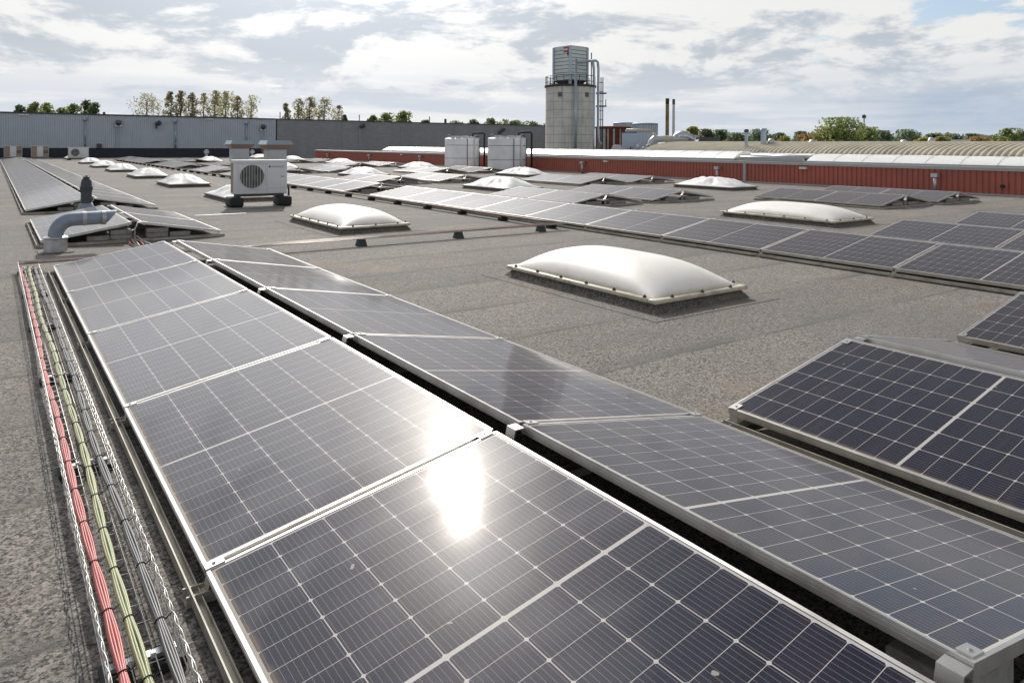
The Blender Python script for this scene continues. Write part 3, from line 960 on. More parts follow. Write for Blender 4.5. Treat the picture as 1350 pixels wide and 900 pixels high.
# ------------------------------------------------------------------ tanks, stacks, ducts behind the red building
def drum(px_, w_px, ytop, dd, lab, mat, ribs=None, rim=None, base=GZ):
    x, y = bearing(px_, dd)
    r = w_px / 2 * dd / FPX
    zt = height(px_, ytop, dd)
    t = thing('round_tank', lab, 'tank', (x, y, 0))
    MB().lathe([(r, base), (r, zt), (r * .9, zt + .05)], n=36).build('shell', mat, t, True, angle=R(40))
    if ribs:
        mb = MB()
        for i in range(ribs):
            a = 2 * PI * i / ribs
            mb.tube([(r * math.cos(a), r * math.sin(a), base), (r * math.cos(a), r * math.sin(a), zt)], 0.07, 5)
        mb.build('ribs', M['hoodblue'], t)
    MB().lathe([(r + .06, zt - .18), (r + .10, zt - .02), (r - .1, zt + .06)], n=36).build('rim', rim or M['slate'], t)
    return t, r, zt


t, r, zt = drum(808, 46, 167.5, 92, 'rusty brown round tank streaked with white beside the silo', M['rusty'], rim=M['rusty'])
mb = MB()
for a, w_, z0 in ((-2.55, .33, -1), (-2.2, .14, -1), (-1.98, .07, -1), (-1.65, .10, .9), (-1.30, .05, .7)):
    n = 6
    vs, fs = [], []
    for i in range(n + 1):
        ang = a - w_ / 2 + w_ * i / n
        for zz in (z0, zt - .3):
            vs.append(((r + .03) * math.cos(ang - .62), (r + .03) * math.sin(ang - .62), zz))
    for i in range(n):
        fs.append((2 * i, 2 * i + 2, 2 * i + 3, 2 * i + 1))
    mb.add(vs, fs)
mb.build('lime_streaks', M['limewash'], t)
drum(822, 26, 162.3, 112, 'pale blue-grey ribbed tank at the back, the left one of two', M['cladding'], 24, M['hoodblue'])
drum(850, 33, 163.2, 108, 'larger ribbed grey tank at the back, the right one of two', M['cladding'], 28, M['hoodblue'])
x, y = bearing(842, 80)
t = thing('plant_shed', 'low grey panelled shed with a pale rounded roof edge before the ribbed tanks', 'shed', (x, y, 0), rz=-R(41))
zt = height(842, 170.5, 80)
MB().box(-1.35, 1.35, -1, 1.6, GZ, zt - .2).build('wall', M['hoodblue'], t)
MB().tube([(-1.4, -1.05, zt - .13), (1.4, -1.05, zt - .16)], 0.16, 10).build('roof_edge', M['rim'], t, True)
MB().box(-1.36, 1.36, -.9, 1.6, zt - .18, zt - .04).build('roof', M['silver'], t)
mb = MB()
for i in range(7):
    mb.box(-1.33 + i * .42, -1.29 + i * .42, -1.02, -.99, -1, zt - .3)
for i in range(4):
    mb.box(-1.33, 1.33, -1.025, -.995, -.2 + i * .55, -.16 + i * .55)
mb.build('panel_joints', M['cap'], t)
x, y = bearing(814, 68)
t = thing('fan_housing', 'pale metal fan housing with rounded hood beyond the white vault', 'fan housing', (x, y, 0.5), rz=-R(39))
q = 68 / FPX
prof_ = [(-8 * q, 0), (-8 * q, .55), (-6 * q, .9), (-2 * q, 1.02), (4 * q, 1.0), (5 * q, .75), (5 * q, 0)]
vs = [(a, -.5, b_) for a, b_ in prof_] + [(a, .5, b_) for a, b_ in prof_]
n = len(prof_)
MB().add(vs, [tuple(range(n)), tuple(range(2 * n - 1, n - 1, -1))] + [(i, n + i, n + (i + 1) % n, (i + 1) % n) for i in range(n)]).build('hood', M['silver'], t)
MB().box(-8.3 * q, 9 * q, -.55, .55, -.6, 0.02).build('base', M['hoodblue'], t)
x, y = bearing(829, 72)
t = thing('plant_cabinet', 'blue-grey cabinet with pipes beside the pale fan housing', 'cabinet', (x, y, 0.3), rz=-R(40))
zt = height(829, 175.5, 72)
MB().box(-.65, .65, -.5, .5, 0, zt - .3).build('casing', M['hoodblue'], t)
MB().box(-.7, .7, -.55, .55, zt - .3, zt - .22).build('lid', M['slate'], t)
for i in range(4):
    MB().tube([(-.4 + i * .4, -.56, .2), (-.2 + i * .42, -.7, .5), (.1 + i * .4, -.7, .75 + .15 * (i % 2)), (.15 + i * .4, -.56, 1.0)], .05, 6).build('pipe', M['silver'] if i % 2 else M['slate'], t, True)
x, y = bearing(845, 70)
t = thing('pipe_rack', 'tangle of grey pipes and pale valves before the panelled shed', 'pipes', (x, y, 0.6), rz=-R(40))
for i in range(6):
    MB().tube([(-.9 + .35 * i, 0, -.8), (-.9 + .35 * i, 0, .5 + .12 * ((i * 7) % 5)), (-.6 + .35 * i, 0.1, .6 + .12 * ((i * 7) % 5))], 0.045 + .02 * (i % 3), 7).build('pipe', M['silver'] if i % 3 == 1 else M['hoodblue'], t, True)
MB().tube([(-1.0, -.1, .35), (1.1, -.1, .42)], .06, 7).build('pipe', M['galv'], t, True)
MB().lathe([(.02, .95), (.16, .9), (.16, .7), (.05, .6)], (-.35, -.1, 0), 10).build('valve', M['white_paint'], t, True)
for px_, w_, yt, dd, mt, lab in ((879.5, 4.6, 130, 96, 'yellowstack', 'yellow-brown stained chimney stack with a dark rusty top'),
                                 (887.8, 3.4, 131, 100, 'silver', 'thin pale grey chimney stack with a dark top')):
    x, y = bearing(px_, dd)
    r = w_ / 2 * dd / FPX
    zt = height(px_, yt, dd)
    t = thing('chimney_stack', lab, 'chimney', (x, y, 0), 'pair of chimney stacks')
    MB().tube([(0, 0, GZ), (0, 0, zt - .75)], [r * 1.15, r], 14).build('stack', M[mt], t, True, angle=R(40))
    MB().tube([(0, 0, zt - .75), (0, 0, zt)], r * 1.06, 14).build('cap', M['stackcap'] if mt == 'yellowstack' else M['slate'], t, True, angle=R(40))
# long duct and the big crinkled elbow
dd = 62
q = dd / FPX
x, y = bearing(860, dd)
t = thing('exhaust_duct', 'long rust-stained exhaust duct lying at the end of the beige barrel roof', 'duct', (x, y, 0), rz=-R(42))
z0 = height(875, 183.5, dd)
MB().tube([(-2.5 * q, 0, z0 - .65), (-1 * q, 0, z0 - .28), (3 * q, 0, z0), (16 * q, 0, z0), (46 * q, 0, z0 + .02)], [.28, .33, .33, .27, .25], 14).build('pipe', M['silver'], t, True, angle=R(50))
MB().tube([(7 * q, 0, z0 + .012), (24 * q, 0, z0 + .02)], .275, 14).build('rusty_sleeve', M['rim'], t, True, angle=R(50))
MB().tube([(-2.9 * q, -.05, z0 - .75), (-2.2 * q, -.05, z0 - .6)], .26, 14).build('mouth', M['black'], t, True, angle=R(50))
MB().tube([(3 * q, 0, z0), (3 * q, 0, z0 + .55)], .14, 8).build('stub', M['rim'], t, True)
dd = 62
x, y = bearing(890, dd)
t = thing('foil_duct', 'fat crinkled silver elbow duct rising over the barrel roof', 'duct', (x, y, 0), rz=-R(45))
za = height(900, 180.5, dd)
pts = [(-1 * q, 0, za - .35), (3 * q, 0, za - .05), (8 * q, 0, za + .12), (14 * q, 0, za + .02), (20 * q, 0.2, za - .22), (27 * q, .5, za - .3), (30 * q, .8, za - .35)]
MB().tube(pts, [.33, .40, .44, .44, .42, .42, .38], 16).build('duct_body', M['foil'], t, True, angle=R(60))
mb = MB()
for i in range(1, 6):
    a = Vector(pts[i])
    b_ = Vector(pts[i + 1])
    mb.tube([a, a + (b_ - a) * .12], [.46, .46], 16)
mb.build('band', M['silver'], t, True, angle=R(50))

# two steel tanks before the red wall
for (tx, ty, lab) in ((22.9, 35.75, 'left of two vertical steel tanks with a black pipe before the red wall'),
                      (22.9, 31.0, 'right of two vertical steel tanks with a black pipe before the red wall')):
    t = thing('steel_tank', lab, 'tank', (tx, ty, 0), 'steel tanks before the red wall')
    H_ = 1.80
    MB().lathe([(1.07, 0), (1.07, H_), (1.02, H_ + .02)], n=40).build('shell', M['steel_tank'], t, True, angle=R(40))
    for zz in (.62, 1.40):
        MB().lathe([(1.075, zz - .012), (1.085, zz), (1.075, zz + .012)], n=40, cap=False).build('hoop', M['slate'], t)
    random.seed(int(ty))
    mb = MB()
    for i in range(13):
        a = i * 2 * PI / 13
        mb.box(-.17, .17, -.06, .06, H_, H_ + .10 + .08 * random.random(), Matrix.Translation((.86 * math.cos(a), .86 * math.sin(a), 0)) @ Matrix.Rotation(a + PI / 2, 4, 'Z'))
    mb.build('top_fitting', M['silver'], t)
    MB().lathe([(.16, H_ + .14), (.12, H_ + .2), (.03, H_ + .24)], (-.75, .3, 0), 10).build('valve', M['black'], t)
    MB().lathe([(.16, H_ + .10), (.12, H_ + .16), (.03, H_ + .2)], (.55, -.72, 0), 10).build('valve', M['black'], t)
    cr = Vector((0.80, -.95, 0))
    MB().tube([(.42, -.5, H_ + .06), (.42, -.5, H_ + .30), (.48, -.58, H_ + .34), (.85, -1.02, H_ + .34), (.9, -1.08, H_ + .28), (.9, -1.08, 0)], .055, 8).build('black_pipe', M['black'], t, True)
    MB().tube([(.66, -.92, 0), (.66, -.92, H_)], .03, 6).build('level_pipe', M['slate'], t)
    MB().tube([(-.30, -1.08, 0), (-.30, -1.08, H_)], .02, 6).build('seam_pipe', M['slate'], t)
    MB().tube([(.20, -1.10, 0), (.20, -1.10, H_)], .045, 8).build('pale_pipe', M['white_paint'], t, True)

# ------------------------------------------------------------------ trees
rng = np.random.default_rng(7)


def crown_mesh(name, w_, h, n, leaf, lobes, seed, mat, parent, slim=False):
    g = np.random.default_rng(seed)
    # lobes: clumps in an egg-shaped volume; leaves scattered on and in every clump
    cs = []
    for i in range(lobes):
        u = (i + g.random()) / lobes
        zz = h * (0.04 + 0.88 * u)
        wid = (1 - max(0.0, (u - 0.35) / 0.65) ** 2.0 * 0.62) if not slim else (1 - max(0.0, (u - 0.3) / 0.7) ** 1.6 * 0.55)
        a = g.random() * 2 * PI
        rr = w_ * 0.5 * wid * g.random() ** 0.45 * 0.92
        cs.append((rr * math.cos(a), rr * math.sin(a), zz, w_ * (0.17 + 0.15 * g.random())))
    cs.append((0, 0, h * 0.93, w_ * .15))
    cs = np.array(cs)
    idx = g.integers(0, len(cs), n)
    dv = g.normal(size=(n, 3))
    dv /= np.linalg.norm(dv, axis=1)[:, None]
    rad = cs[idx, 3] * (0.35 + 0.75 * g.random(n) ** 0.6)
    c = cs[idx, :3] + dv * rad[:, None] * np.array([1, 1, 0.85])
    c[:, 2] = np.clip(c[:, 2], 0.0, h)
    s_ = leaf * (0.6 + 0.8 * g.random(n))
    t1 = g.normal(size=(n, 3))
    t1 /= np.linalg.norm(t1, axis=1)[:, None]
    t2 = np.cross(t1, g.normal(size=(n, 3)))
    t2 /= np.linalg.norm(t2, axis=1)[:, None]
    a = t1 * s_[:, None] * .5
    b_ = t2 * s_[:, None] * .36
    V = np.stack([c - a, c - b_, c + a, c + b_], axis=1).reshape(-1, 3)
    me = bpy.data.meshes.new(name)
    me.vertices.add(4 * n)
    me.vertices.foreach_set('co', V.astype(np.float32).ravel())
    me.loops.add(4 * n)
    me.loops.foreach_set('vertex_index', np.arange(4 * n, dtype=np.int32))
    me.polygons.add(n)
    me.polygons.foreach_set('loop_start', np.arange(0, 4 * n, 4, dtype=np.int32))
    me.polygons.foreach_set('loop_total', np.full(n, 4, dtype=np.int32))
    me.update(calc_edges=True)
    me.materials.append(mat)
    o = bpy.data.objects.new(name, me)
    col.objects.link(o)
    o.parent = parent
    return o, cs


def tree(name, lab, group, px0, px1, ytop, dd, mat, n=2600, leaf=0.46, lobes=16, slim=False, seed=0, base=None):
    pc = (px0 + px1) / 2
    x, y = bearing(pc, dd)
    zt = height(pc, ytop, dd)
    w_ = (px1 - px0) * dd / FPX
    t = thing(name, lab, 'tree', (x, y, GZ), group)
    vis = 1.5 * max(6.0, height(pc, ytop, dd) - height(pc, 150 + pc * 0.029, dd)) if pc < 720 else w_ * 0.85 + 2.0
    z0 = zt - (vis if not slim else max(vis, 8.5))
    h = zt - z0
    o, cs = crown_mesh('crown', w_ * (1.18 if not slim else 1.12), h, n, leaf, lobes, 100 + seed, M[mat], t, slim)
    o.location = (0, 0, z0 - GZ)
    mb = MB()
    H0 = z0 - GZ
    r = 0.028 * (zt - GZ) * (0.6 if slim else 0.9)
    mb.tube([(0, 0, 0), (0.05, 0.02, H0), (0.0, 0.05, H0 + h * .45), (0.05, 0, H0 + h * .9)], [r, r * .8, r * .45, r * .1], 7)
    for q in cs[:10]:
        zs = H0 + max(0.0, q[2] - 0.3 * h) * .9
        mb.tube([(0, 0, zs), (q[0] * .5, q[1] * .5, (zs + H0 + q[2]) / 2), (q[0], q[1], H0 + q[2])], [r * .35, r * .22, r * .06], 5)
    mb.build('trunk', M['bark'], t)
    return t


GL = 'green trees behind the blue-grey building'
for i, (a, b_, yt, mt, lab) in enumerate(((19, 33, 136, 'leaf_dark', 'small dark tree at the far left above the clad wall'),
                                          (36, 58, 133, 'leaf_green', 'round green tree left of the middle gap above the clad wall'),
                                          (50, 72, 134.5, 'leaf_green', 'green tree right beside the round one above the clad wall'),
                                          (68, 92, 140.5, 'leaf_green', 'low pale green bush in the gap of the left tree group'),
                                          (86, 108, 135, 'leaf_green', 'green tree near the right end of the left tree group'),
                                          (105, 121, 131, 'leaf_dark', 'tallest dark green tree of the left tree group'),
                                          (117, 134, 134, 'leaf_dark', 'dark green tree at the right end of the left group'))):
    tree('leafy_tree', lab, GL, a, b_, yt, 125 + 3 * (i % 3), mt, 1900, 0.42, 24, False, i, -1.0)
GP = 'autumn poplars behind the clad building'
PO = ((172, 214, 123, 0, 'broad sparse poplar standing apart at the left of the poplars'), (217, 233, 118, 1, 'slim poplar, first of the long poplar row'),
      (230, 246, 117, 1, 'slim poplar, second of the long poplar row'), (244, 262, 120, 1, 'slim poplar, third of the long poplar row'),
      (260, 276, 120, 1, 'thin see-through poplar in the middle of the row'), (274, 292, 117, 1, 'bushy tall poplar right of the row middle'),
      (286, 308, 118, 1, 'full brownish poplar near the right of the row'), (304, 322, 124, 1, 'lower poplar second from the right end of the row'),
      (320, 342, 123, 1, 'thin poplar at the right end of the row'), (369, 383, 133, 1, 'slim sparse poplar left of the brown clump'),
      (383, 403, 128, 1, 'brown poplar at the left of the clump above the block wall'), (398, 418, 126, 1, 'tall poplar in the middle of the clump'),
      (414, 440, 127, 0, 'broad olive poplar at the right of the clump'), (438, 455, 136, 1, 'low sparse poplar at the clump right edge'))
for i, (a, b_, yt, sl, lab) in enumerate(PO):
    tree('poplar_tree', lab, GP, a, b_, yt, 118 + 4 * (i % 3), 'leaf_poplar', 2100 if i not in (4, 8, 13) else 1250, 0.27, 30, bool(sl), 40 + i)
GS = 'bushes showing over the block wall'
for i, (a, b_, yt, mt, lab) in enumerate(((449, 459, 149, 'leaf_dark', 'tiny dark bush right of the brown poplar clump'), (482, 502, 151, 'leaf_green', 'left end of the rounded green bushes over the block wall'),
                                          (496, 522, 149.5, 'leaf_green', 'middle rounded green bush over the block wall'), (518, 546, 147, 'leaf_green', 'taller rounded green bush at the right'),
                                          (554, 571, 157, 'leaf_dark', 'small dark bush beside a thin post'), (592, 612, 160, 'leaf_dark', 'low dark bush left above the steel tanks'),
                                          (612, 634, 157, 'leaf_dark', 'low dark bush above the left steel tank'), (632, 664, 156.5, 'leaf_dark', 'wide dark bush above the right steel tank'),
                                          (662, 690, 160, 'leaf_dark', 'dark bush nearing the concrete silo'), (688, 719, 160.5, 'leaf_dark', 'dark bush right beside the concrete silo'))):
    tree('leafy_tree', lab, GS, a, b_, yt, 135 + 4 * (i % 3), mt, 2400, 0.46, 20, False, 70 + i, -1.0)
GR = 'trees beyond the beige barrel roof'
RT = ((904, 922, 167.5, 'leaf_yellow', 'light yellow-green tree above the silver duct'), (918, 940, 171, 'leaf_dark', 'dark round tree right of the silver duct'),
      (934, 962, 172, 'leaf_dark', 'broad dark tree above the slate cabinet'), (956, 988, 176, 'leaf_dark', 'dark low tree left of the grey flues'),
      (986, 1022, 171, 'leaf_dark', 'dark tall round tree behind the grey flues'), (1018, 1036, 176, 'leaf_dark', 'dark tree right of the grey flues'),
      (1024, 1044, 180, 'leaf_yellow', 'small yellow bush before the dark trees'), (1046, 1072, 174, 'leaf_dark', 'dark tree left of the brownish one'),
      (1052, 1084, 178, 'leaf_orange', 'reddish brown tree left of the big yellow-green tree'), (1070, 1112, 168, 'leaf_yellow', 'yellow left shoulder of the big tree'),
      (1088, 1142, 156, 'leaf_green', 'big tall yellow-green tree rising over the barrel roof'), (1120, 1162, 168, 'leaf_green', 'green right shoulder of the big tree'),
      (1150, 1182, 173, 'leaf_dark', 'dark tree right of the big tree'), (1176, 1216, 171.5, 'leaf_dark', 'dark tree behind the pale roof cowl'),
      (1190, 1222, 177, 'leaf_dark', 'lower dark tree left of the rounded cowl'), (1204, 1228, 182, 'leaf_yellow', 'yellow bush left of the rounded cowl'),
      (1222, 1242, 177, 'leaf_dark', 'dark bush behind the rounded cowl'), (1230, 1254, 181, 'leaf_yellow', 'yellow bush right of the rounded cowl'),
      (1244, 1268, 177.5, 'leaf_dark', 'dark tree above the flat roof unit'), (1264, 1292, 177, 'leaf_dark', 'dark tree left of the orange bush'),
      (1276, 1308, 181, 'leaf_orange', 'orange autumn bush before the dark trees'), (1300, 1322, 179, 'leaf_dark', 'dark tree right of the orange bush'),
      (1312, 1342, 170, 'leaf_green', 'bright green tree near the right edge'), (1334, 1366, 174, 'leaf_dark', 'dark green tree at the right edge'))
for i, (a, b_, yt, mt, lab) in enumerate(RT):
    dd = {'leaf_dark': 165, 'leaf_green': 120, 'leaf_yellow': 128, 'leaf_orange': 132}[mt] + 4 * (i % 3)
    big = (b_ - a) > 40
    tree('leafy_tree', lab, GR, a, b_, yt, dd, mt, 3600 if big else 2000, 0.46 if not mt == 'leaf_dark' else 0.56, 36 if big else 24, False, 120 + i, -1.0)
wv = []
g = np.random.default_rng(5)
for a_, b_, ya, dd in ((892, 1372, 181, 230), (560, 722, 164, 240)):
    for i in range(9000 if a_ > 800 else 2500):
        pc = a_ + (b_ - a_) * g.random()
        top = ya + 3.0 * math.sin(pc * .11) + 2.0 * math.sin(pc * .043 + 1) + 1.6 * math.sin(pc * .31)
        d_ = dd + 14 * g.random()
        x_, y_ = bearing(pc, d_)
        zt_ = height(pc, top, d_)
        wv.append((x_, y_, zt_ - (zt_ + 1.0) * g.random() ** 1.3))
wv = np.array(wv)
n_ = len(wv)
t1 = g.normal(size=(n_, 3)) * .42
t2 = g.normal(size=(n_, 3)) * .34
V = np.stack([wv - t1, wv - t2, wv + t1, wv + t2], axis=1).reshape(-1, 3)
me = bpy.data.meshes.new('far_woods')
me.from_pydata(V.tolist(), [], [(4 * i, 4 * i + 1, 4 * i + 2, 4 * i + 3) for i in range(n_)])
me.materials.append(M['leaf_dark'])
o = bpy.data.objects.new('far_woods', me)
col.objects.link(o)
tag(o, 'far dark woods behind the single trees on the horizon', 'woods', kind='stuff')
x, y = bearing(1139, 128)
t = thing('radio_mast', 'thin radio mast with a small antenna by the big tree top', 'mast', (x, y, GZ))
MB().tube([(0, 0, 0), (0, 0, height(1139, 151, 128) - GZ)], 0.09, 6).build('pole', M['slate'], t)
MB().box(-.3, .3, -.2, .2, height(1139, 156, 128) - GZ, height(1139, 152, 128) - GZ).build('antenna', M['slate'], t)

# ------------------------------------------------------------------ solar panels
PW, PL, PP = 1.134, 1.722, 1.747
TILT = R(9.9)
CW, SW = PW * math.cos(TILT), PW * math.sin(TILT)
ZL, GAP = 0.10, 0.133
ZR = ZL + SW

proto = thing('solar_panel', 'x', 'solar panel')
lip, th = 0.012, 0.036
mb = MB()
mb.box(0, lip, 0, PL, -th, 0)
mb.box(PW - lip, PW, 0, PL, -th, 0)
mb.box(lip, PW - lip, 0, lip, -th, 0)
mb.box(lip, PW - lip, PL - lip, PL, -th, 0)
# grooves along the long outer faces
for zz in (-0.012, -0.022):
    mb.box(-0.0015, 0.0, 0, PL, zz - .003, zz + .001)
    mb.box(PW, PW + 0.0015, 0, PL, zz - .003, zz + .001)
frame_o = mb.build('frame', M['alu'], proto)
glass_o = MB().box(lip, PW - lip, lip, PL - lip, -0.007, -0.0025).build('cell_sheet', M['cells'], proto)
used = [False]


def panel(x, y, side, lab, group):
    global proto
    if not used[0]:
        o = proto
        used[0] = True
    else:
        o = copy_tree(proto)
    if side == 'L':
        o.location = (x, y, ZL)
        o.rotation_euler = (0, -TILT, 0)
    else:
        o.location = (x + 2 * CW + GAP, y + PL, ZL)
        o.rotation_euler = (0, -TILT, PI)
    o['label'] = lab
    o['group'] = group
    return o


# rack parts
WR = 2 * CW + GAP
mb = MB()
mb.box(-0.06, WR + 0.06, -0.03, 0.03, 0.004, 0.012)
mb.box(-0.06, WR + 0.06, -0.03, -0.024, 0.012, 0.04)
mb.box(-0.06, WR + 0.06, 0.024, 0.03, 0.012, 0.04)
ME_rail = shared('base_rail', mb, M['rail'])
mb = MB()
mb.strip([(CW - .03, ZR - .125), (CW + .005, ZR - .125), (CW + .035, ZR - .115), (CW + .06, ZR - .085), (CW + .075, ZR - .05), (CW + .085, ZR - .012), (CW + GAP - .006, ZR - .012)], -0.03, 0.03, 0.006)
mb.box(CW + .045, CW + .053, -.028, .028, 0.012, ZR - .10)
ME_brk = shared('ridge_bracket', mb, M['alu'])
mb = MB()
mb.box(-.030, .030, -.019, .019, -.003, 0.004)
mb.lathe([(.006, .004), (.006, .009)], n=8)
mb.box(-.012, .012, -.008, .008, -.05, -.004)
ME_clamp = shared('mid_clamp', mb, M['alu'])
mb = MB()
mb.lathe([(.03, 0), (.03, .05)], n=8)
ME_joint = shared('joint_rail', MB().box(.02, PW - .02, -.0115, .0115, -.040, -.012), M['alu'])
ME_foot = shared('foot', MB().box(-.045, .045, -.05, .05, 0.0, .03), M['black'])
ME_lowfoot = shared('low_bracket', MB().strip([(-.05, .02), (-.02, .022), (0.004, .03), (.012, ZL - th - .002), (.05, ZL - th + .004)], -.025, .025, .004), M['rail'])


def array(x0, y0, n, row, adj, detail=2, sides='LR', labdir='near'):
    """a double row of n panel pairs from y0 away; row names it in labels"""
    rack = thing('mounting_rack', 'aluminium rack carrying the ' + row, 'mounting rack', (x0, y0, 0), 'racks under the panels')
    for j in range(n + 1):
        yy = j * PP - (PP - PL) / 2
        if j == 0:
            yy = 0.03
        if j == n:
            yy = n * PP - 0.055
        part('base_rail', ME_rail, rack, (0, yy, 0))
        if detail >= 1 or j in (0, n):
            part('ridge_bracket', ME_brk, rack, (0, yy, 0))
        if detail >= 1 and 0 < j < n:
            part('joint_rail', ME_joint, rack, (0, yy, ZL), (0, -TILT, 0))
            part('joint_rail', ME_joint, rack, (WR, yy, ZL), (0, -TILT, PI))
        if detail >= 2:
            for u in (0.03, PW - 0.05):
                ye = yy
                part('mid_clamp', ME_clamp, rack, (u * math.cos(TILT), ye, ZL + u * math.sin(TILT)), (0, -TILT, 0))
                part('mid_clamp', ME_clamp, rack, (WR - u * math.cos(TILT), ye, ZL + u * math.sin(TILT)), (0, TILT, 0))
            part('low_bracket', ME_lowfoot, rack, (0, yy, 0))
    if detail >= 1:
        L_ = n * PP - 0.03
        mb = MB()
        mb.box(-.046, -.041, 0, L_, .014, .05)
        mb.box(-.046, -.012, 0, L_, .012, .016)
        mb.box(-.016, -.012, 0, L_, .016, .034)
        mb.build('edge_rail', M['rail'], rack)
    for s_ in sides:
        slope = 'left slope' if s_ == 'L' else 'right slope'
        for j in range(n):
            if n == 1:
                o_ = 'only'
            elif n == 2:
                o_ = 'near' if j == 0 else 'far'
            else:
                o_ = ORD[j]
            if n > 2:
                lab = f'{adj} panel, {o_} from near end, {slope}, {row}'
            else:
                lab = f'{adj} {o_} panel, {slope} of {row}'
            panel(x0, y0 + j * PP, s_, lab, 'solar panels of the ' + row)
    return rack


GX = [2.567 * i for i in range(8)]
A_ = array(0, -PP, 5, 'foreground row', 'dark glossy', 2)
array(0.0, 9.45, 2, 'short row behind the duct', 'pale', 2)
array(0.0, 15.05, 28, 'long far-left row', 'pale', 1)
array(GX[1], -2 * PP - .01, 2, 'right-edge row nearest the camera', 'dark blue', 2)
array(GX[2], -2 * PP - .01, 2, 'right-edge row behind the nearest', 'dark blue', 2)
array(GX[3], -PP, 10, 'long middle row', 'blue-grey', 2)
array(GX[3], 17.45, 8, 'row behind the air conditioner', 'pale', 1)
array(GX[3], 33.9, 2, 'middle row past the air conditioner', 'pale', 1)
array(GX[3], 41.2, 4, 'far middle row', 'pale', 0)
array(GX[3], 51.7, 5, 'second-farthest middle row', 'pale', 0)
array(GX[3], 62.0, 2, 'farthest middle row, by the wall', 'pale', 0)
array(10.25, -PP, 3, 'row behind the long middle row', 'blue-grey', 1)
array(12.95, -PP, 3, 'row two behind the middle row', 'blue-grey', 1)
array(10.25, 10.48, 2, 'left short row between two skylights', 'pale grey', 1)
array(12.95, 10.48, 2, 'right short row between two skylights', 'pale grey', 1)
array(10.25, 21.2, 2, 'left short row beyond the wrinkled middle skylight', 'pale', 1)
array(12.95, 21.2, 2, 'right short row beyond the wrinkled middle skylight', 'pale', 1)
array(10.3, 32.0, 2, 'left short row far beyond the air conditioner', 'pale', 0)
array(12.95, 32.0, 2, 'right short row far beyond the air conditioner', 'pale', 0)
array(10.3, 43.0, 2, 'short row left of the tall vent hoods', 'pale', 0)
array(10.3, 54.0, 2, 'left short row near the blue-grey wall', 'pale', 0)
array(16.35, 6.45, 2, 'left row before the red wall by the beige skylight', 'blue', 1)
array(18.85, 6.35, 2, 'right row before the red wall by the beige skylight', 'blue', 1)
array(16.35, 17.2, 2, 'left row right of the steel tanks', 'pale grey', 1)
array(18.85, 17.2, 2, 'right row right of the steel tanks', 'pale grey', 1)
array(16.35, 28.3, 2, 'left row before the steel tanks', 'pale', 1)
array(18.85, 28.2, 2, 'right row before the steel tanks', 'pale', 1)
array(16.6, 39.2, 2, 'left row before the far red wall', 'pale', 0)
array(19.0, 39.2, 2, 'right row before the far red wall', 'pale', 0)
array(16.6, 50.1, 2, 'left row near the end of the red wall', 'pale', 0)
array(19.0, 50.1, 2, 'right row near the end of the red wall', 'pale', 0)

# ballast blocks
nblk = [0]


def block(x0, x1, y0, y1, z0, z1, lab):
    o = MB().rbox(x0, x1, y0, y1, z0, z1, 0.008, 1).build('ballast_block', M['concrete'])
    tag(o, lab, 'concrete block', 'ballast blocks under the panels')


for yb, row in ((9.47, 'short row behind the duct'), (15.07, 'long left row')):
    block(.56, .84, yb, yb + .2, .045, .115, f'low grey ballast block, leftmost under the near end of the {row}')
    block(.85, 1.13, yb + .01, yb + .21, .045, .115, f'lower block of the left stacked pair under the {row}')
    block(.85, 1.13, yb, yb + .2, .118, .188, f'upper block of the left stacked pair under the {row}')
    block(1.33, 1.62, yb + .01, yb + .21, .045, .115, f'lower block of the right stacked pair under the {row}')
    block(1.33, 1.62, yb, yb + .2, .118, .188, f'upper block of the right stacked pair under the {row}')
    block(1.64, 1.93, yb, yb + .2, .045, .115, f'low grey ballast block, rightmost under the near end of the {row}')
for x0, yb, lab in ((GX[3], 17.48, 'the middle row behind the air conditioner'), (10.25, 10.5, 'the left short row between the skylights'), (12.95, 10.5, 'the right short row between the skylights'),
                    (16.35, 6.47, 'the left row by the beige skylight'), (18.85, 6.37, 'the right row by the beige skylight'), (16.35, 17.22, 'the left row right of the tanks'), (18.85, 17.22, 'the right row right of the tanks'),
                    (10.25, 21.22, 'the left row beyond the wrinkled skylight'), (12.95, 21.22, 'the right row beyond the wrinkled skylight')):
    block(x0 + .55, x0 + 1.05, yb, yb + .2, .045, .125, f'grey ballast block under the left slope of {lab}')
    block(x0 + 1.32, x0 + 1.85, yb, yb + .2, .045, .125, f'grey ballast block under the right slope of {lab}')
block(GX[0] + 1.33, GX[0] + 1.6, -1.70, -1.5, .045, .17, 'grey ballast block under the near end of the foreground row')


# ------------------------------------------------------------------ skylight domes
def dome_z(u, v, h):
    f = lambda t, a, q: max(0.0, 1 - abs(t) ** a) ** q
    return h * 0.91 * f(u, 2.6, 0.68) * f(v, 3.6, 0.76)


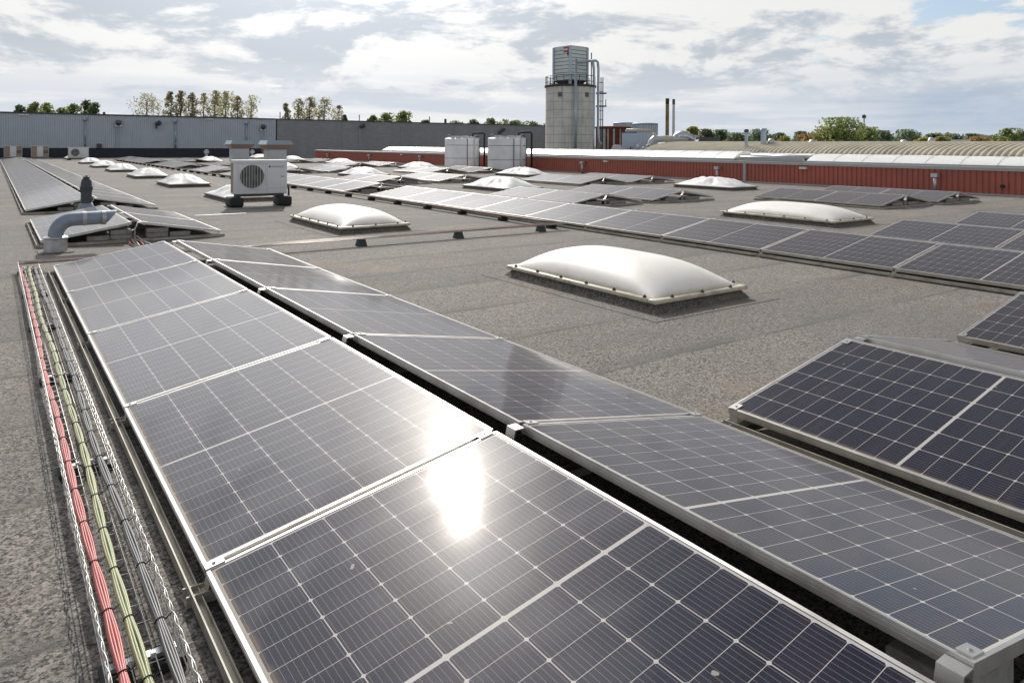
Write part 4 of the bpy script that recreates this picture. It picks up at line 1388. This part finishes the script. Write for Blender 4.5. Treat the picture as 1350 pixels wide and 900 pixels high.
def skylight(x0, y0, W_, L_, lab, group, h=0.27, covered=False, hc=0.12, bolts=True, seed=0, flash=True):
    t = thing('skylight', lab, 'skylight', (x0 + W_ / 2, y0 + L_ / 2, 0), group)
    a, b_ = W_ / 2, L_ / 2
    # upstand with sloping sides
    e = .05
    vs = [(sx_ * (a + e), sy_ * (b_ + e), 0) for sx_, sy_ in ((-1, -1), (1, -1), (1, 1), (-1, 1))] + [(sx_ * (a - .02), sy_ * (b_ - .02), hc - .04) for sx_, sy_ in ((-1, -1), (1, -1), (1, 1), (-1, 1))]
    MB().add(vs, [(0, 1, 5, 4), (1, 2, 6, 5), (2, 3, 7, 6), (3, 0, 4, 7), (4, 5, 6, 7)]).build('upstand', M['roof'], t)
    if flash:
        MB().box(-a - .24, a + .24, -b_ - .24, b_ + .24, 0.0, .004).build('flashing', M['roof'], t)
    rm = M['rimdark'] if covered else M['rim']
    mb = MB()
    o = .035
    mb.rbox(-a - o, a + o, -b_ - o, -b_ + .06, hc - .04, hc, .012, 2)
    mb.rbox(-a - o, a + o, b_ - .06, b_ + o, hc - .04, hc, .012, 2)
    mb.rbox(-a - o, -a + .06, -b_ + .061, b_ - .061, hc - .04, hc, .012, 2)
    mb.rbox(a - .06, a + o, -b_ + .061, b_ - .061, hc - .04, hc, .012, 2)
    mb.build('rim', rm, t, True, angle=R(50))
    nx, ny = 26, 44
    g = np.random.default_rng(seed)
    ph = g.random(8) * 6.28
    vs, fs = [], []
    o = -.02 if not covered else .03
    for j in range(ny + 1):
        for i in range(nx + 1):
            u, v = -1 + 2 * i / nx, -1 + 2 * j / ny
            # denser near the edges
            u2, v2 = math.sin(u * PI / 2) * .35 + u * .65, math.sin(v * PI / 2) * .35 + v * .65
            z = dome_z(u2, v2, h)
            if covered:
                zz = (1 - max(abs(u2), abs(v2)))
                z = h * (1 - abs(u2) ** 2.0) ** .95 * (1 - abs(v2) ** 2.2) ** .9
                ang = math.atan2(v2, u2 * .8)
                rad_ = min(1.0, math.hypot(u2, v2))
                wr = math.sin(ang * 9 + ph[0] + 2.2 * math.sin(3 * ang + ph[1])) * math.sin(PI * rad_) * .030
                wr += math.sin(ang * 23 + ph[2]) * .014 * rad_ * (1 - rad_ ** 4)
                wr += math.sin(u2 * 7 + ph[3]) * math.sin(v2 * 9 + ph[4]) * .014
                z += wr * min(1, 6 * zz)
            vs.append((u2 * (a + o), v2 * (b_ + o), hc - .002 + z))
    for j in range(ny):
        for i in range(nx):
            q = j * (nx + 1) + i
            fs.append((q, q + 1, q + nx + 2, q + nx + 1))
    MB().add(vs, fs).build('dome', M['cloth'] if covered else M['plastic'], t, True)
    if bolts:
        for i in range(6):
            for sx_ in (-1, 1):
                v = -b_ + .12 + (L_ - .24) * i / 5
                MB().lathe([(.017, 0), (.017, .006), (.010, .022), (.003, .025)], (sx_ * (a + .01), v, hc), 8).build('bolt', M['bolt'], t, True)
        for i in range(3):
            for sy_ in (-1, 1):
                u = -a + .2 + (W_ - .4) * i / 2
                MB().lathe([(.017, 0), (.017, .006), (.010, .022), (.003, .025)], (u, sy_ * (b_ + .01), hc), 8).build('bolt', M['bolt'], t, True)
    return t


SG = 'domed skylights on the roof'
skylight(4.15, 1.98, 1.2, 2.18, 'large smooth white dome skylight in the middle of the bare roof', SG, .275, seed=1)
skylight(4.02, 8.68, 1.2, 2.35, 'smooth white dome skylight before the air conditioner', SG, .26, seed=2)
skylight(11.78, 4.90, 1.3, 2.45, 'smooth beige dome skylight behind the long middle row', SG, .25, seed=3)
CG = 'skylights wrapped in white sheeting'
for i, (x, y, W_, L_, h, lab) in enumerate(((4.15, 16.1, 1.2, 2.3, .24, 'white wrapped skylight half hidden behind the air conditioner'),
                                            (4.15, 23.05, 1.2, 2.3, .27, 'white wrapped skylight left of the air conditioner, nearest of the left line'),
                                            (4.15, 29.9, 1.2, 2.3, .27, 'second white wrapped skylight of the left line'),
                                            (4.20, 37.6, 1.2, 2.3, .27, 'third white wrapped skylight of the left line'),
                                            (4.20, 44.7, 1.2, 2.3, .27, 'fourth white wrapped skylight of the left line'),
                                            (4.35, 53.4, 1.2, 2.3, .27, 'fifth white wrapped skylight, next to the far air conditioner'),
                                            (4.55, 68.5, 1.2, 2.3, .25, 'small white wrapped skylight behind the far air conditioner'),
                                            (12.2, 15.85, 1.45, 2.4, .30, 'white wrapped skylight before the right steel tank, nearest of the middle line'),
                                            (12.3, 26.9, 1.45, 2.3, .30, 'white wrapped skylight of the middle line left of the steel tanks'),
                                            (12.3, 38.6, 1.45, 2.3, .30, 'white wrapped skylight in front of the right vent hood'),
                                            (12.2, 54.6, 1.4, 2.4, .30, 'white wrapped skylight left of the vent hoods near the blue-grey wall'),
                                            (18.95, 12.75, 1.35, 2.4, .27, 'pleated white skylight close to the red wall right of centre'),
                                            (18.95, 23.8, 1.35, 2.5, .29, 'white wrapped skylight right below the right steel tank'),
                                            (19.2, 34.6, 1.5, 2.4, .29, 'white wrapped skylight below the red wall left of the steel tanks'),
                                            (18.9, 45.6, 1.5, 2.4, .29, 'white wrapped skylight by the far red wall'),
                                            (19.2, 56.8, 1.5, 2.4, .29, 'white wrapped skylight right of the vent hoods'),
                                            (19.4, 66.5, 1.5, 2.4, .29, 'white wrapped skylight seen between the vent hoods'))):
    skylight(x, y, W_, L_, lab, CG, h, True, bolts=False, seed=20 + i, flash=(y < 30))

# ------------------------------------------------------------------ air conditioners
def condenser(loc, W_, H_, D_, lab, rz=0.0, leg=.28, logo=True, blocks=True, fan=True):
    t = thing('air_conditioner', lab, 'air conditioner', loc, 'air conditioner outdoor units', rz)
    b0 = leg
    MB().rbox(0, W_, 0, D_, b0, b0 + H_, .02, 3).build('casing', M['acwhite'], t, True, angle=R(50))
    MB().box(-.012, W_ + .012, -.012, D_ + .012, b0 + H_ - .05, b0 + H_ + .012).build('lid', M['acwhite'], t)
    MB().box(-.006, .002, .05, D_ - .03, b0 + .04, b0 + H_ - .06).build('coil', M['acpink'], t)
    if fan:
        cx_, cz_, r_ = W_ * .335, b0 + H_ * .52, H_ * .355
        rotx = Matrix.Translation((cx_, -.004, cz_)) @ Matrix.Rotation(PI / 2, 4, 'X')
        mb = MB()
        tmp = MB().lathe([(r_, -.01), (r_, .004)], n=36)
        mb.add([rotx @ Vector(v) for v in tmp.v], tmp.f)
        g_ = mb.build('fan_opening', M['fandark'], t)
        mb = MB()
        for i in range(9):
            u = -r_ + 2 * r_ * (i + .5) / 9
            hh = math.sqrt(max(r_ * r_ - u * u, 0)) * .98
            mb.box(cx_ + u - .004, cx_ + u + .004, -.018, -.009, cz_ - hh, cz_ + hh)
        mb.build('fan_grille', M['grille'], t)
        tmp = MB().tube([(r_ * 1.02 * math.cos(2 * PI * i / 36) + cx_, -.008, r_ * 1.02 * math.sin(2 * PI * i / 36) + cz_) for i in range(37)], .012, 6)
        tmp.build('fan_ring', M['acwhite'], t, True)
        mb = MB()
        for i in range(3):
            a = i * 2 * PI / 3 + .4
            mb.add([(cx_ + .05 * math.cos(a), -.0088, cz_ + .05 * math.sin(a)), (cx_ + r_ * .9 * math.cos(a + .1), -.0088, cz_ + r_ * .9 * math.sin(a + .1)), (cx_ + r_ * .85 * math.cos(a + .9), -.0088, cz_ + r_ * .85 * math.sin(a + .9))], [(0, 1, 2)])
        mb.build('fan_blades', M['slate'], t)
        fr_ = MB()
        q = H_ * .40
        for x0_, x1_, z0_, z1_ in ((cx_ - q, cx_ + q, cz_ - q, cz_ - q + .012), (cx_ - q, cx_ + q, cz_ + q - .012, cz_ + q), (cx_ - q, cx_ - q + .012, cz_ - q + .0121, cz_ + q - .0121), (cx_ + q - .012, cx_ + q, cz_ - q + .0121, cz_ + q - .0121)):
            fr_.box(x0_, x1_, -.006, .01, z0_, z1_)
        fr_.build('front_frame', M['grille'], t)
    if logo:
        mb = MB()
        z_ = b0 + H_ * .815
        x_ = W_ * .64
        mb.add([(x_, -.004, z_), (x_ + .03, -.004, z_ + .035), (x_ + .06, -.004, z_), (x_ + .03, -.004, z_ - .035)], [(0, 1, 2, 3)])
        for i in range(8):
            xx = x_ + .075 + i * .029
            mb.box(xx, xx + .006, -.005, .001, z_ - .02, z_ + .02)
            if i % 2:
                mb.box(xx + .0062, xx + .021, -.005, .001, z_ + .012, z_ + .02)
            mb.box(xx + .0062, xx + .020, -.005, .001, z_ - .02, z_ - .012)
        mb.build('lettering', M['blue'], t)
        mb = MB()
        x_ = W_ * .90
        mb.box(x_, x_ + .05, -.005, .001, z_ + .018, z_ + .026)
        mb.box(x_, x_ + .05, -.005, .001, z_ - .026, z_ - .018)
        mb.box(x_, x_ + .008, -.005, .001, z_ - .0178, z_ + .0178)
        mb.box(x_ + .042, x_ + .05, -.005, .001, z_ - .0178, z_ + .0178)
        mb.build('emblem', M['printgrey'], t)
        MB().rbox(W_ * .87, W_ * .95, -.008, .004, b0 + H_ * .50, b0 + H_ * .53, .004, 1).build('handle_recess', M['printgrey'], t)
    mb = MB()
    mb.box(W_ * .615, W_ * .619, -.003, .004, b0 + .03, b0 + H_ - .052)
    mb.box(W_ * .622, W_ - .012, -.003, .004, b0 + H_ * .16, b0 + H_ * .165)
    mb.build('panel_seam', M['printgrey'], t)
    mb = MB()
    for q_ in ((.03, .03), (W_ - .03, .03), (.03, H_ - .09), (W_ - .03, H_ - .09)):
        tmp = MB().lathe([(.008, 0), (.006, .004)], n=8)
        mx_ = Matrix.Translation((q_[0], 0, b0 + q_[1])) @ Matrix.Rotation(PI / 2, 4, 'X')
        mb.add([mx_ @ Vector(v) for v in tmp.v], tmp.f)
    mb.build('screws', M['printgrey'], t)
    MB().tube([(W_ - .02, D_ * .6, b0 + .18), (W_ + .07, D_ * .6, b0 + .17), (W_ + .09, D_ * .6, b0 + .05), (W_ + .09, D_ * .6, .05), (W_ + .06, D_ + .5, .03)], .022, 8).build('pipe', M['black'], t, True)
    MB().box(.06, W_ - .06, .06, D_ - .04, b0 - .06, b0 - .005).build('base_frame', M['slate'], t)
    if blocks:
        for xx in (-.10, W_ - .22):
            MB().rbox(xx, xx + .30, -.16, D_ + .14, 0, b0 - .061, .05, 3).build('foot', M['black'], t, True, angle=R(50))
    return t


condenser((3.93, 14.72, 0), 1.20, .77, .34, 'large white air conditioner with round grille on black feet in mid roof', rz=R(-4), leg=.285)
condenser((4.52, 66.0, 0), 1.42, .86, .5, 'far white air conditioner with round grille before the blue-grey wall', leg=.16, logo=False)
for x, lab in ((.35, 'far left boxy outdoor unit with pale middle panel at the row end'), (2.26, 'boxy outdoor unit with pale middle panel right of the row end')):
    t = condenser((x, 72.3, 0), 1.28, .92, .6, lab, leg=.16, logo=False, fan=False)
    MB().box(.02, .42, -.012, .002, .20, 1.06).build('side_panel', M['acpink'], t)
    MB().box(.86, 1.26, -.012, .002, .20, 1.06).build('side_panel', M['acpink'], t)
    MB().box(.90, 1.22, -.016, -.011, .45, .72).build('opening', M['fandark'], t)
    MB().box(-.15, 1.5, -.25, .8, .0, .10).build('slab', M['concrete'], t)

# tall vent hoods
for x, y, s_, lab in ((13.72, 44, 1.12, 'right tall vent shaft with flared blue-grey hood behind the air conditioner'), (13.75, 52.4, 1.12, 'left tall vent shaft with flared blue-grey hood behind the air conditioner')):
    t = thing('vent_hood', lab, 'roof vent', (x, y, 0), 'tall vent hoods behind the air conditioner')
    MB().box(0, s_, 0, s_, 0, 1.08).build('shaft', M['shaft'], t)
    a, b_ = -.26, s_ + .36
    q0, q1 = -.06, s_ + .06
    vs = [(q0, q0, 1.05), (q1, q0, 1.05), (q1, q1, 1.05), (q0, q1, 1.05), (a, a, 1.36), (b_, a, 1.36), (b_, b_, 1.36), (a, b_, 1.36)]
    MB().add(vs, [(0, 1, 2, 3), (0, 4, 5, 1), (1, 5, 6, 2), (2, 6, 7, 3), (3, 7, 4, 0), (4, 7, 6, 5)]).build('hood', M['acpink'], t)
    vs = [(a, a, 1.361), (b_, a, 1.361), (b_, b_, 1.361), (a, b_, 1.361), (a + .12, a + .12, 1.63), (b_ - .12, a + .12, 1.63), (b_ - .12, b_ - .12, 1.63), (a + .12, b_ - .12, 1.63)]
    MB().add(vs, [(0, 1, 2, 3), (0, 4, 5, 1), (1, 5, 6, 2), (2, 6, 7, 3), (3, 7, 4, 0), (4, 7, 6, 5)]).build('hood_top', M['hoodblue'], t)
for x, y, lab in ((15.9, 70, 'small pale roof cowl before the plinth left of the vent hoods'), (20.1, 70, 'small pale roof cowl between the two vent hoods')):
    t = thing('roof_cowl', lab, 'roof cowl', (x, y, 0), 'pale roof cowls before the plinth')
    MB().lathe([(.13, 0), (.13, .45)], n=10).build('pipe', M['shaft'], t, True, angle=R(40))
    MB().lathe([(.16, .43), (.24, .5), (.24, .66), (.10, .82)], n=10).build('cap', M['silver'], t, True, angle=R(40))

# ------------------------------------------------------------------ elbow duct and black flue
t = thing('elbow_duct', 'fat blue-grey zinc elbow duct rising from the roof over the panels', 'duct', (0.145, 8.93, 0))
pts = [(0, 0, .12), (0, 0, .22)]
for i in range(9):
    a = PI * (1 - i / 16)
    pts.append((.21 + .21 * math.cos(a), 0, .22 + .205 * math.sin(a)))
pts += [(.40, .02, .425), (.65, .03, .43)]
r_ = .092
mb = MB().tube(pts, r_, 20, False)
for i in range(len(mb.v) - 20, len(mb.v)):          # the open end is cut on the slant, long side on top
    v_ = mb.v[i]
    mb.v[i] = (v_[0] + (v_[2] - .43) * .85, v_[1], v_[2])
mb.build('pipe', M['duct'], t, True, angle=R(50))
mb = MB()
for i in range(4, 9, 2):
    a, b_ = Vector(pts[i]), Vector(pts[i + 1])
    mb.tube([a, a + (b_ - a) * .2], r_ + .002, 20, False)
mb.build('segment_seam', M['duct'], t, True)
for xx in (.30, .53):
    MB().tube([(xx, .005, .4255), (xx + .05, .008, .4262)], r_ + .004, 20).build('band', M['ducttape'], t, True, angle=R(50))
MB().lathe([(.135, 0.0), (.135, .20), (.102, .215)], n=20).build('collar', M['ducttape'], t, True, angle=R(40))
MB().box(-.2, .2, -.2, .2, 0, .012).build('base_flange', M['roof'], t)
MB().lathe([(.142, .175), (.152, .185), (.142, .2)], n=20).build('clamp_ring', M['galv'], t, True, angle=R(50))
t = thing('flue', 'black roof flue with ribbed cowl behind the short panel row', 'flue', (1.02, 14.6, 0))
MB().lathe([(.10, 0), (.10, .56)], n=16).build('pipe', M['slate'], t, True, angle=R(40))
MB().lathe([(.17, 0), (.17, .10), (.11, .22), (.10, .225)], n=16).build('collar', M['duct'], t, True, angle=R(40))
MB().lathe([(.105, .46), (.115, .50), (.115, .52), (.125, .54), (.11, .56), (.10, .62), (.085, .70), (.06, .72), (.06, .74), (.075, .745), (.075, .755), (.03, .76), (.03, .78)], n=18).build('cowl', M['slate'], t, True, angle=R(35))

# ------------------------------------------------------------------ wire cable trays and cables
def wire_tray(t, L_, w_, hz, hh, step, fine=True):
    """mesh tray along local y from 0 to L_, floor at hz, side height hh"""
    r = .0019 if fine else .003
    mb = MB()
    nrun = max(2, int(round(w_ / .055)))
    for i in range(nrun + 1):
        x = -w_ / 2 + w_ * i / nrun
        mb.tube([(x, 0, hz), (x, L_, hz)], r, 5)
    n = int(L_ / step)
    for j in range(n + 1):
        y = j * step
        mb.tube([(-w_ / 2, y + .012, hz + hh), (-w_ / 2, y, hz + .004), (-w_ / 2 + .003, y, hz - .003), (w_ / 2 - .003, y, hz - .003), (w_ / 2, y, hz + .004), (w_ / 2, y + .012, hz + hh)], r * .85, 4)
    for sx_ in (-1, 1):
        m_ = int(L_ / .0125) if fine else 2
        if fine:
            for ph in (0, PI):
                mb.tube([(sx_ * w_ / 2 + .0028 * math.cos(2 * PI * j * .0125 / .15 + ph), j * .0125, hz + hh - .009 + .0075 * math.sin(2 * PI * j * .0125 / .15 + ph)) for j in range(m_)], r, 4)
            mb.tube([(sx_ * w_ / 2, 0, hz + hh * .45), (sx_ * w_ / 2, L_, hz + hh * .45)], r, 4)
        else:
            for q in (.5, 1.0):
                mb.tube([(sx_ * w_ / 2, 0, hz + hh * q), (sx_ * w_ / 2, L_, hz + hh * q)], r, 4)
    mb.build('wire_mesh', M['wire'], t, True)


def cable_bundle(name, lab, cat, x, y0, y1, z, mats, ncab, rc, spread, tie, seed, origin=None):
    g = np.random.default_rng(seed)
    t = thing(name, lab, cat, (x, y0, z))
    L_ = y1 - y0
    npt = int(L_ / .035)
    base = [(g.random() * 2 * PI, .35 + .65 * math.sqrt(g.random())) for _ in range(ncab)]
    ph = g.random(4) * 6.28
    for c in range(ncab):
        a0, r0 = base[c]
        a0 = 2 * PI * c / ncab + .3 * g.random()
        r0 = 1.0 if c < ncab - 1 else .15
        pts = []
        for j in range(npt + 1):
            y = L_ * j / npt
            u = (y % tie) / tie
            pinch = .62 + .38 * math.sin(PI * u) + .06 * math.sin(9 * y + ph[c % 4])
            a = a0 + .5 * math.sin(y * .7 + ph[0]) + .25 * math.sin(y * 2.1 + ph[1])
            wx = .006 * math.sin(y * 1.3 + ph[2]) + .004 * math.sin(y * 3.1 + ph[3])
            pts.append((wx + spread * 1.05 * r0 * pinch * math.cos(a), y, max(rc * .6 - spread * .5, spread * .62 * r0 * pinch * math.sin(a))))
        MB().tube(pts, rc, 6).build('cable', M[mats[c % len(mats)]], t, True)
    nt = int(L_ / tie)
    for j in range(1, nt + 1):
        y = j * tie
        if y > L_:
            break
        wx = .006 * math.sin(y * 1.3 + ph[2]) + .004 * math.sin(y * 3.1 + ph[3])
        q = [(wx + (spread * .80 + rc) * math.cos(2 * PI * i / 12), y + .002 * math.sin(i), (spread * .5 + rc) * math.sin(2 * PI * i / 12)) for i in range(13)]
        MB().tube(q + [(q[0][0] + .018, y, q[0][2] + .012)], .0019, 5).build('cable_tie', M['black'], t)
    return t


TY0, TY1 = -2.2, 7.45
t = thing('cable_tray', 'long silver wire mesh cable tray beside the foreground panels', 'cable tray', (-0.218, TY0, 0))
wire_tray(t, TY1 - TY0, .185, .048, .058, .10)
for j in range(7):
    y = .45 + j * 1.5
    MB().box(-.085, .088, y - .014, y + .014, .030, .042).build('support_strut', M['galv'], t)
    MB().rbox(-.10, -.02, y - .05, y + .05, 0, .028, .006, 1).build('support_foot', M['black'], t)
    MB().rbox(.03, .11, y - .05, y + .05, 0, .028, .006, 1).build('support_foot', M['black'], t)
    MB().box(-.035, -.022, y - .028, y - .012, .043, .056).build('splice_clip', M['white_paint'], t)
    MB().box(.02, .033, y - .028, y - .012, .043, .056).build('splice_clip', M['white_paint'], t)
cable_bundle('cable_bundle', 'bundle of red cables tied with black ties in the mesh tray', 'cables', -.284, TY0, TY1 - .15, .070, ['red_cable'], 9, .0042, .0115, .31, 1)
cable_bundle('cable_bundle', 'bundle of green and yellowish cables in the middle of the mesh tray', 'cables', -.222, TY0, TY1 - .1, .070, ['green_cable', 'olive_cable', 'green_cable'], 9, .0042, .0115, .30, 2)
cable_bundle('cable_bundle', 'loose bundle of grey cables at the panel side of the mesh tray', 'cables', -.158, TY0, TY1 - .2, .069, ['grey_cable'], 9, .0042, .0115, .34, 3)

t = thing('cable_tray', 'thin cable tray on dark feet crossing the bare roof behind the big skylight', 'cable tray', (7.55, 7.30, 0), rz=R(90))
wire_tray(t, 7.85, .08, .105, .022, .15, False)
MB().box(-.042, .042, 0, 7.85, .097, .1015).build('tray_floor', M['rust_cable'], t)
for j in range(5):
    y = .55 + j * 1.62
    vs = [(-.07, y - .065, 0), (.07, y - .065, 0), (.07, y + .065, 0), (-.07, y + .065, 0), (-.045, y - .045, .096), (.045, y - .045, .096), (.045, y + .045, .096), (-.045, y + .045, .096)]
    MB().add(vs, [(3, 2, 1, 0), (4, 5, 6, 7), (0, 1, 5, 4), (1, 2, 6, 5), (2, 3, 7, 6), (3, 0, 4, 7)]).build('foot', M['greenblack'], t)
mb_t = thing('cable_bundle', 'reddish brown cables lying in the tray that crosses the roof', 'cables', (-.25, 7.30, .110))
for c in range(4):
    MB().tube([(.2 * j, -.028 + .018 * c + .005 * math.sin(j * 1.1 + c * 2), .004 * math.sin(j * .7 + c)) for j in range(38)], .006, 5).build('cable', M['rust_cable' if c % 2 else 'red_cable'], mb_t, True)

t = thing('cable_tray', 'long cable tray on black feet along the edge of the middle rows', 'cable tray', (7.46, 7.45, 0))
LT = 55.0
MB().box(-.05, .05, 0, LT, .087, .092).build('tray_floor', M['rust_cable'], t)
for sx_ in (-1, 1):
    MB().box(sx_ * .052 - .002, sx_ * .052 + .002, 0, LT, .087, .115).build('tray_side', M['rust_cable'], t)
ME_tf = shared('foot', MB().rbox(-.085, .085, -.065, .065, 0, .085, .015, 1), M['black'])
for j in range(37):
    part('foot', ME_tf, t, (0, .15 + j * 1.49, 0))
mb_t = thing('cable_bundle', 'reddish brown cables lying in the tray along the middle rows', 'cables', (7.46, 7.45, .104))
for c in range(3):
    MB().tube([(-.03 + .03 * c + .008 * math.sin(j * .9 + c * 2), .5 * j, .004 * math.sin(j + c)) for j in range(int(LT * 2))], .011, 5).build('cable', M['rust_cable'], mb_t, True)

# cables between the rows and under the ridge
t = thing('cable_bundle', 'pinkish and grey cables running on the roof from the foreground ridge to the row behind', 'cables', (1.17, 6.6, .03))
for c in range(7):
    g = random.Random(c)
    MB().tube([(-.10 + .035 * c + .012 * math.sin(j * .6 + c), .14 * j, .012 * (c % 2) + .006 * math.sin(j + c)) for j in range(24)], .008, 5).build('cable', M[['red_cable', 'grey_cable', 'silver'][c % 3]], t, True)
t = thing('cable_bundle', 'red cables sagging in the ridge gap of the foreground row', 'cables', (CW + .075, 1.4, .16))
for c in range(3):
    MB().tube([(.01 * c, .12 * j, -.05 * abs(math.sin(.12 * j * PI / PP + c * .15)) + .03 + .006 * c) for j in range(46)], .0055, 5).build('cable', M['red_cable' if c != 1 else 'rust_cable'], t, True)
t = thing('corrugated_conduit', 'black corrugated conduit under the near end of the foreground row', 'conduit', (1.26, -1.62, .15))
MB().tube([(.0, .012 * j, -.02 + .004 * math.sin(j * .3)) for j in range(40)], [.012 if j % 2 else .0095 for j in range(40)], 8).build('tube', M['black'], t, True)
MB().lathe([(.014, -.02), (.014, .0)], n=8).build('end_fitting', M['slate'], t)
tag(MB().rbox(2.75, 3.75, 13.0, 13.07, 0, .012, .004, 1).build('edge_strip', M['silver']), 'thin pale metal strip lying on the roof right of the short row', 'metal strip')
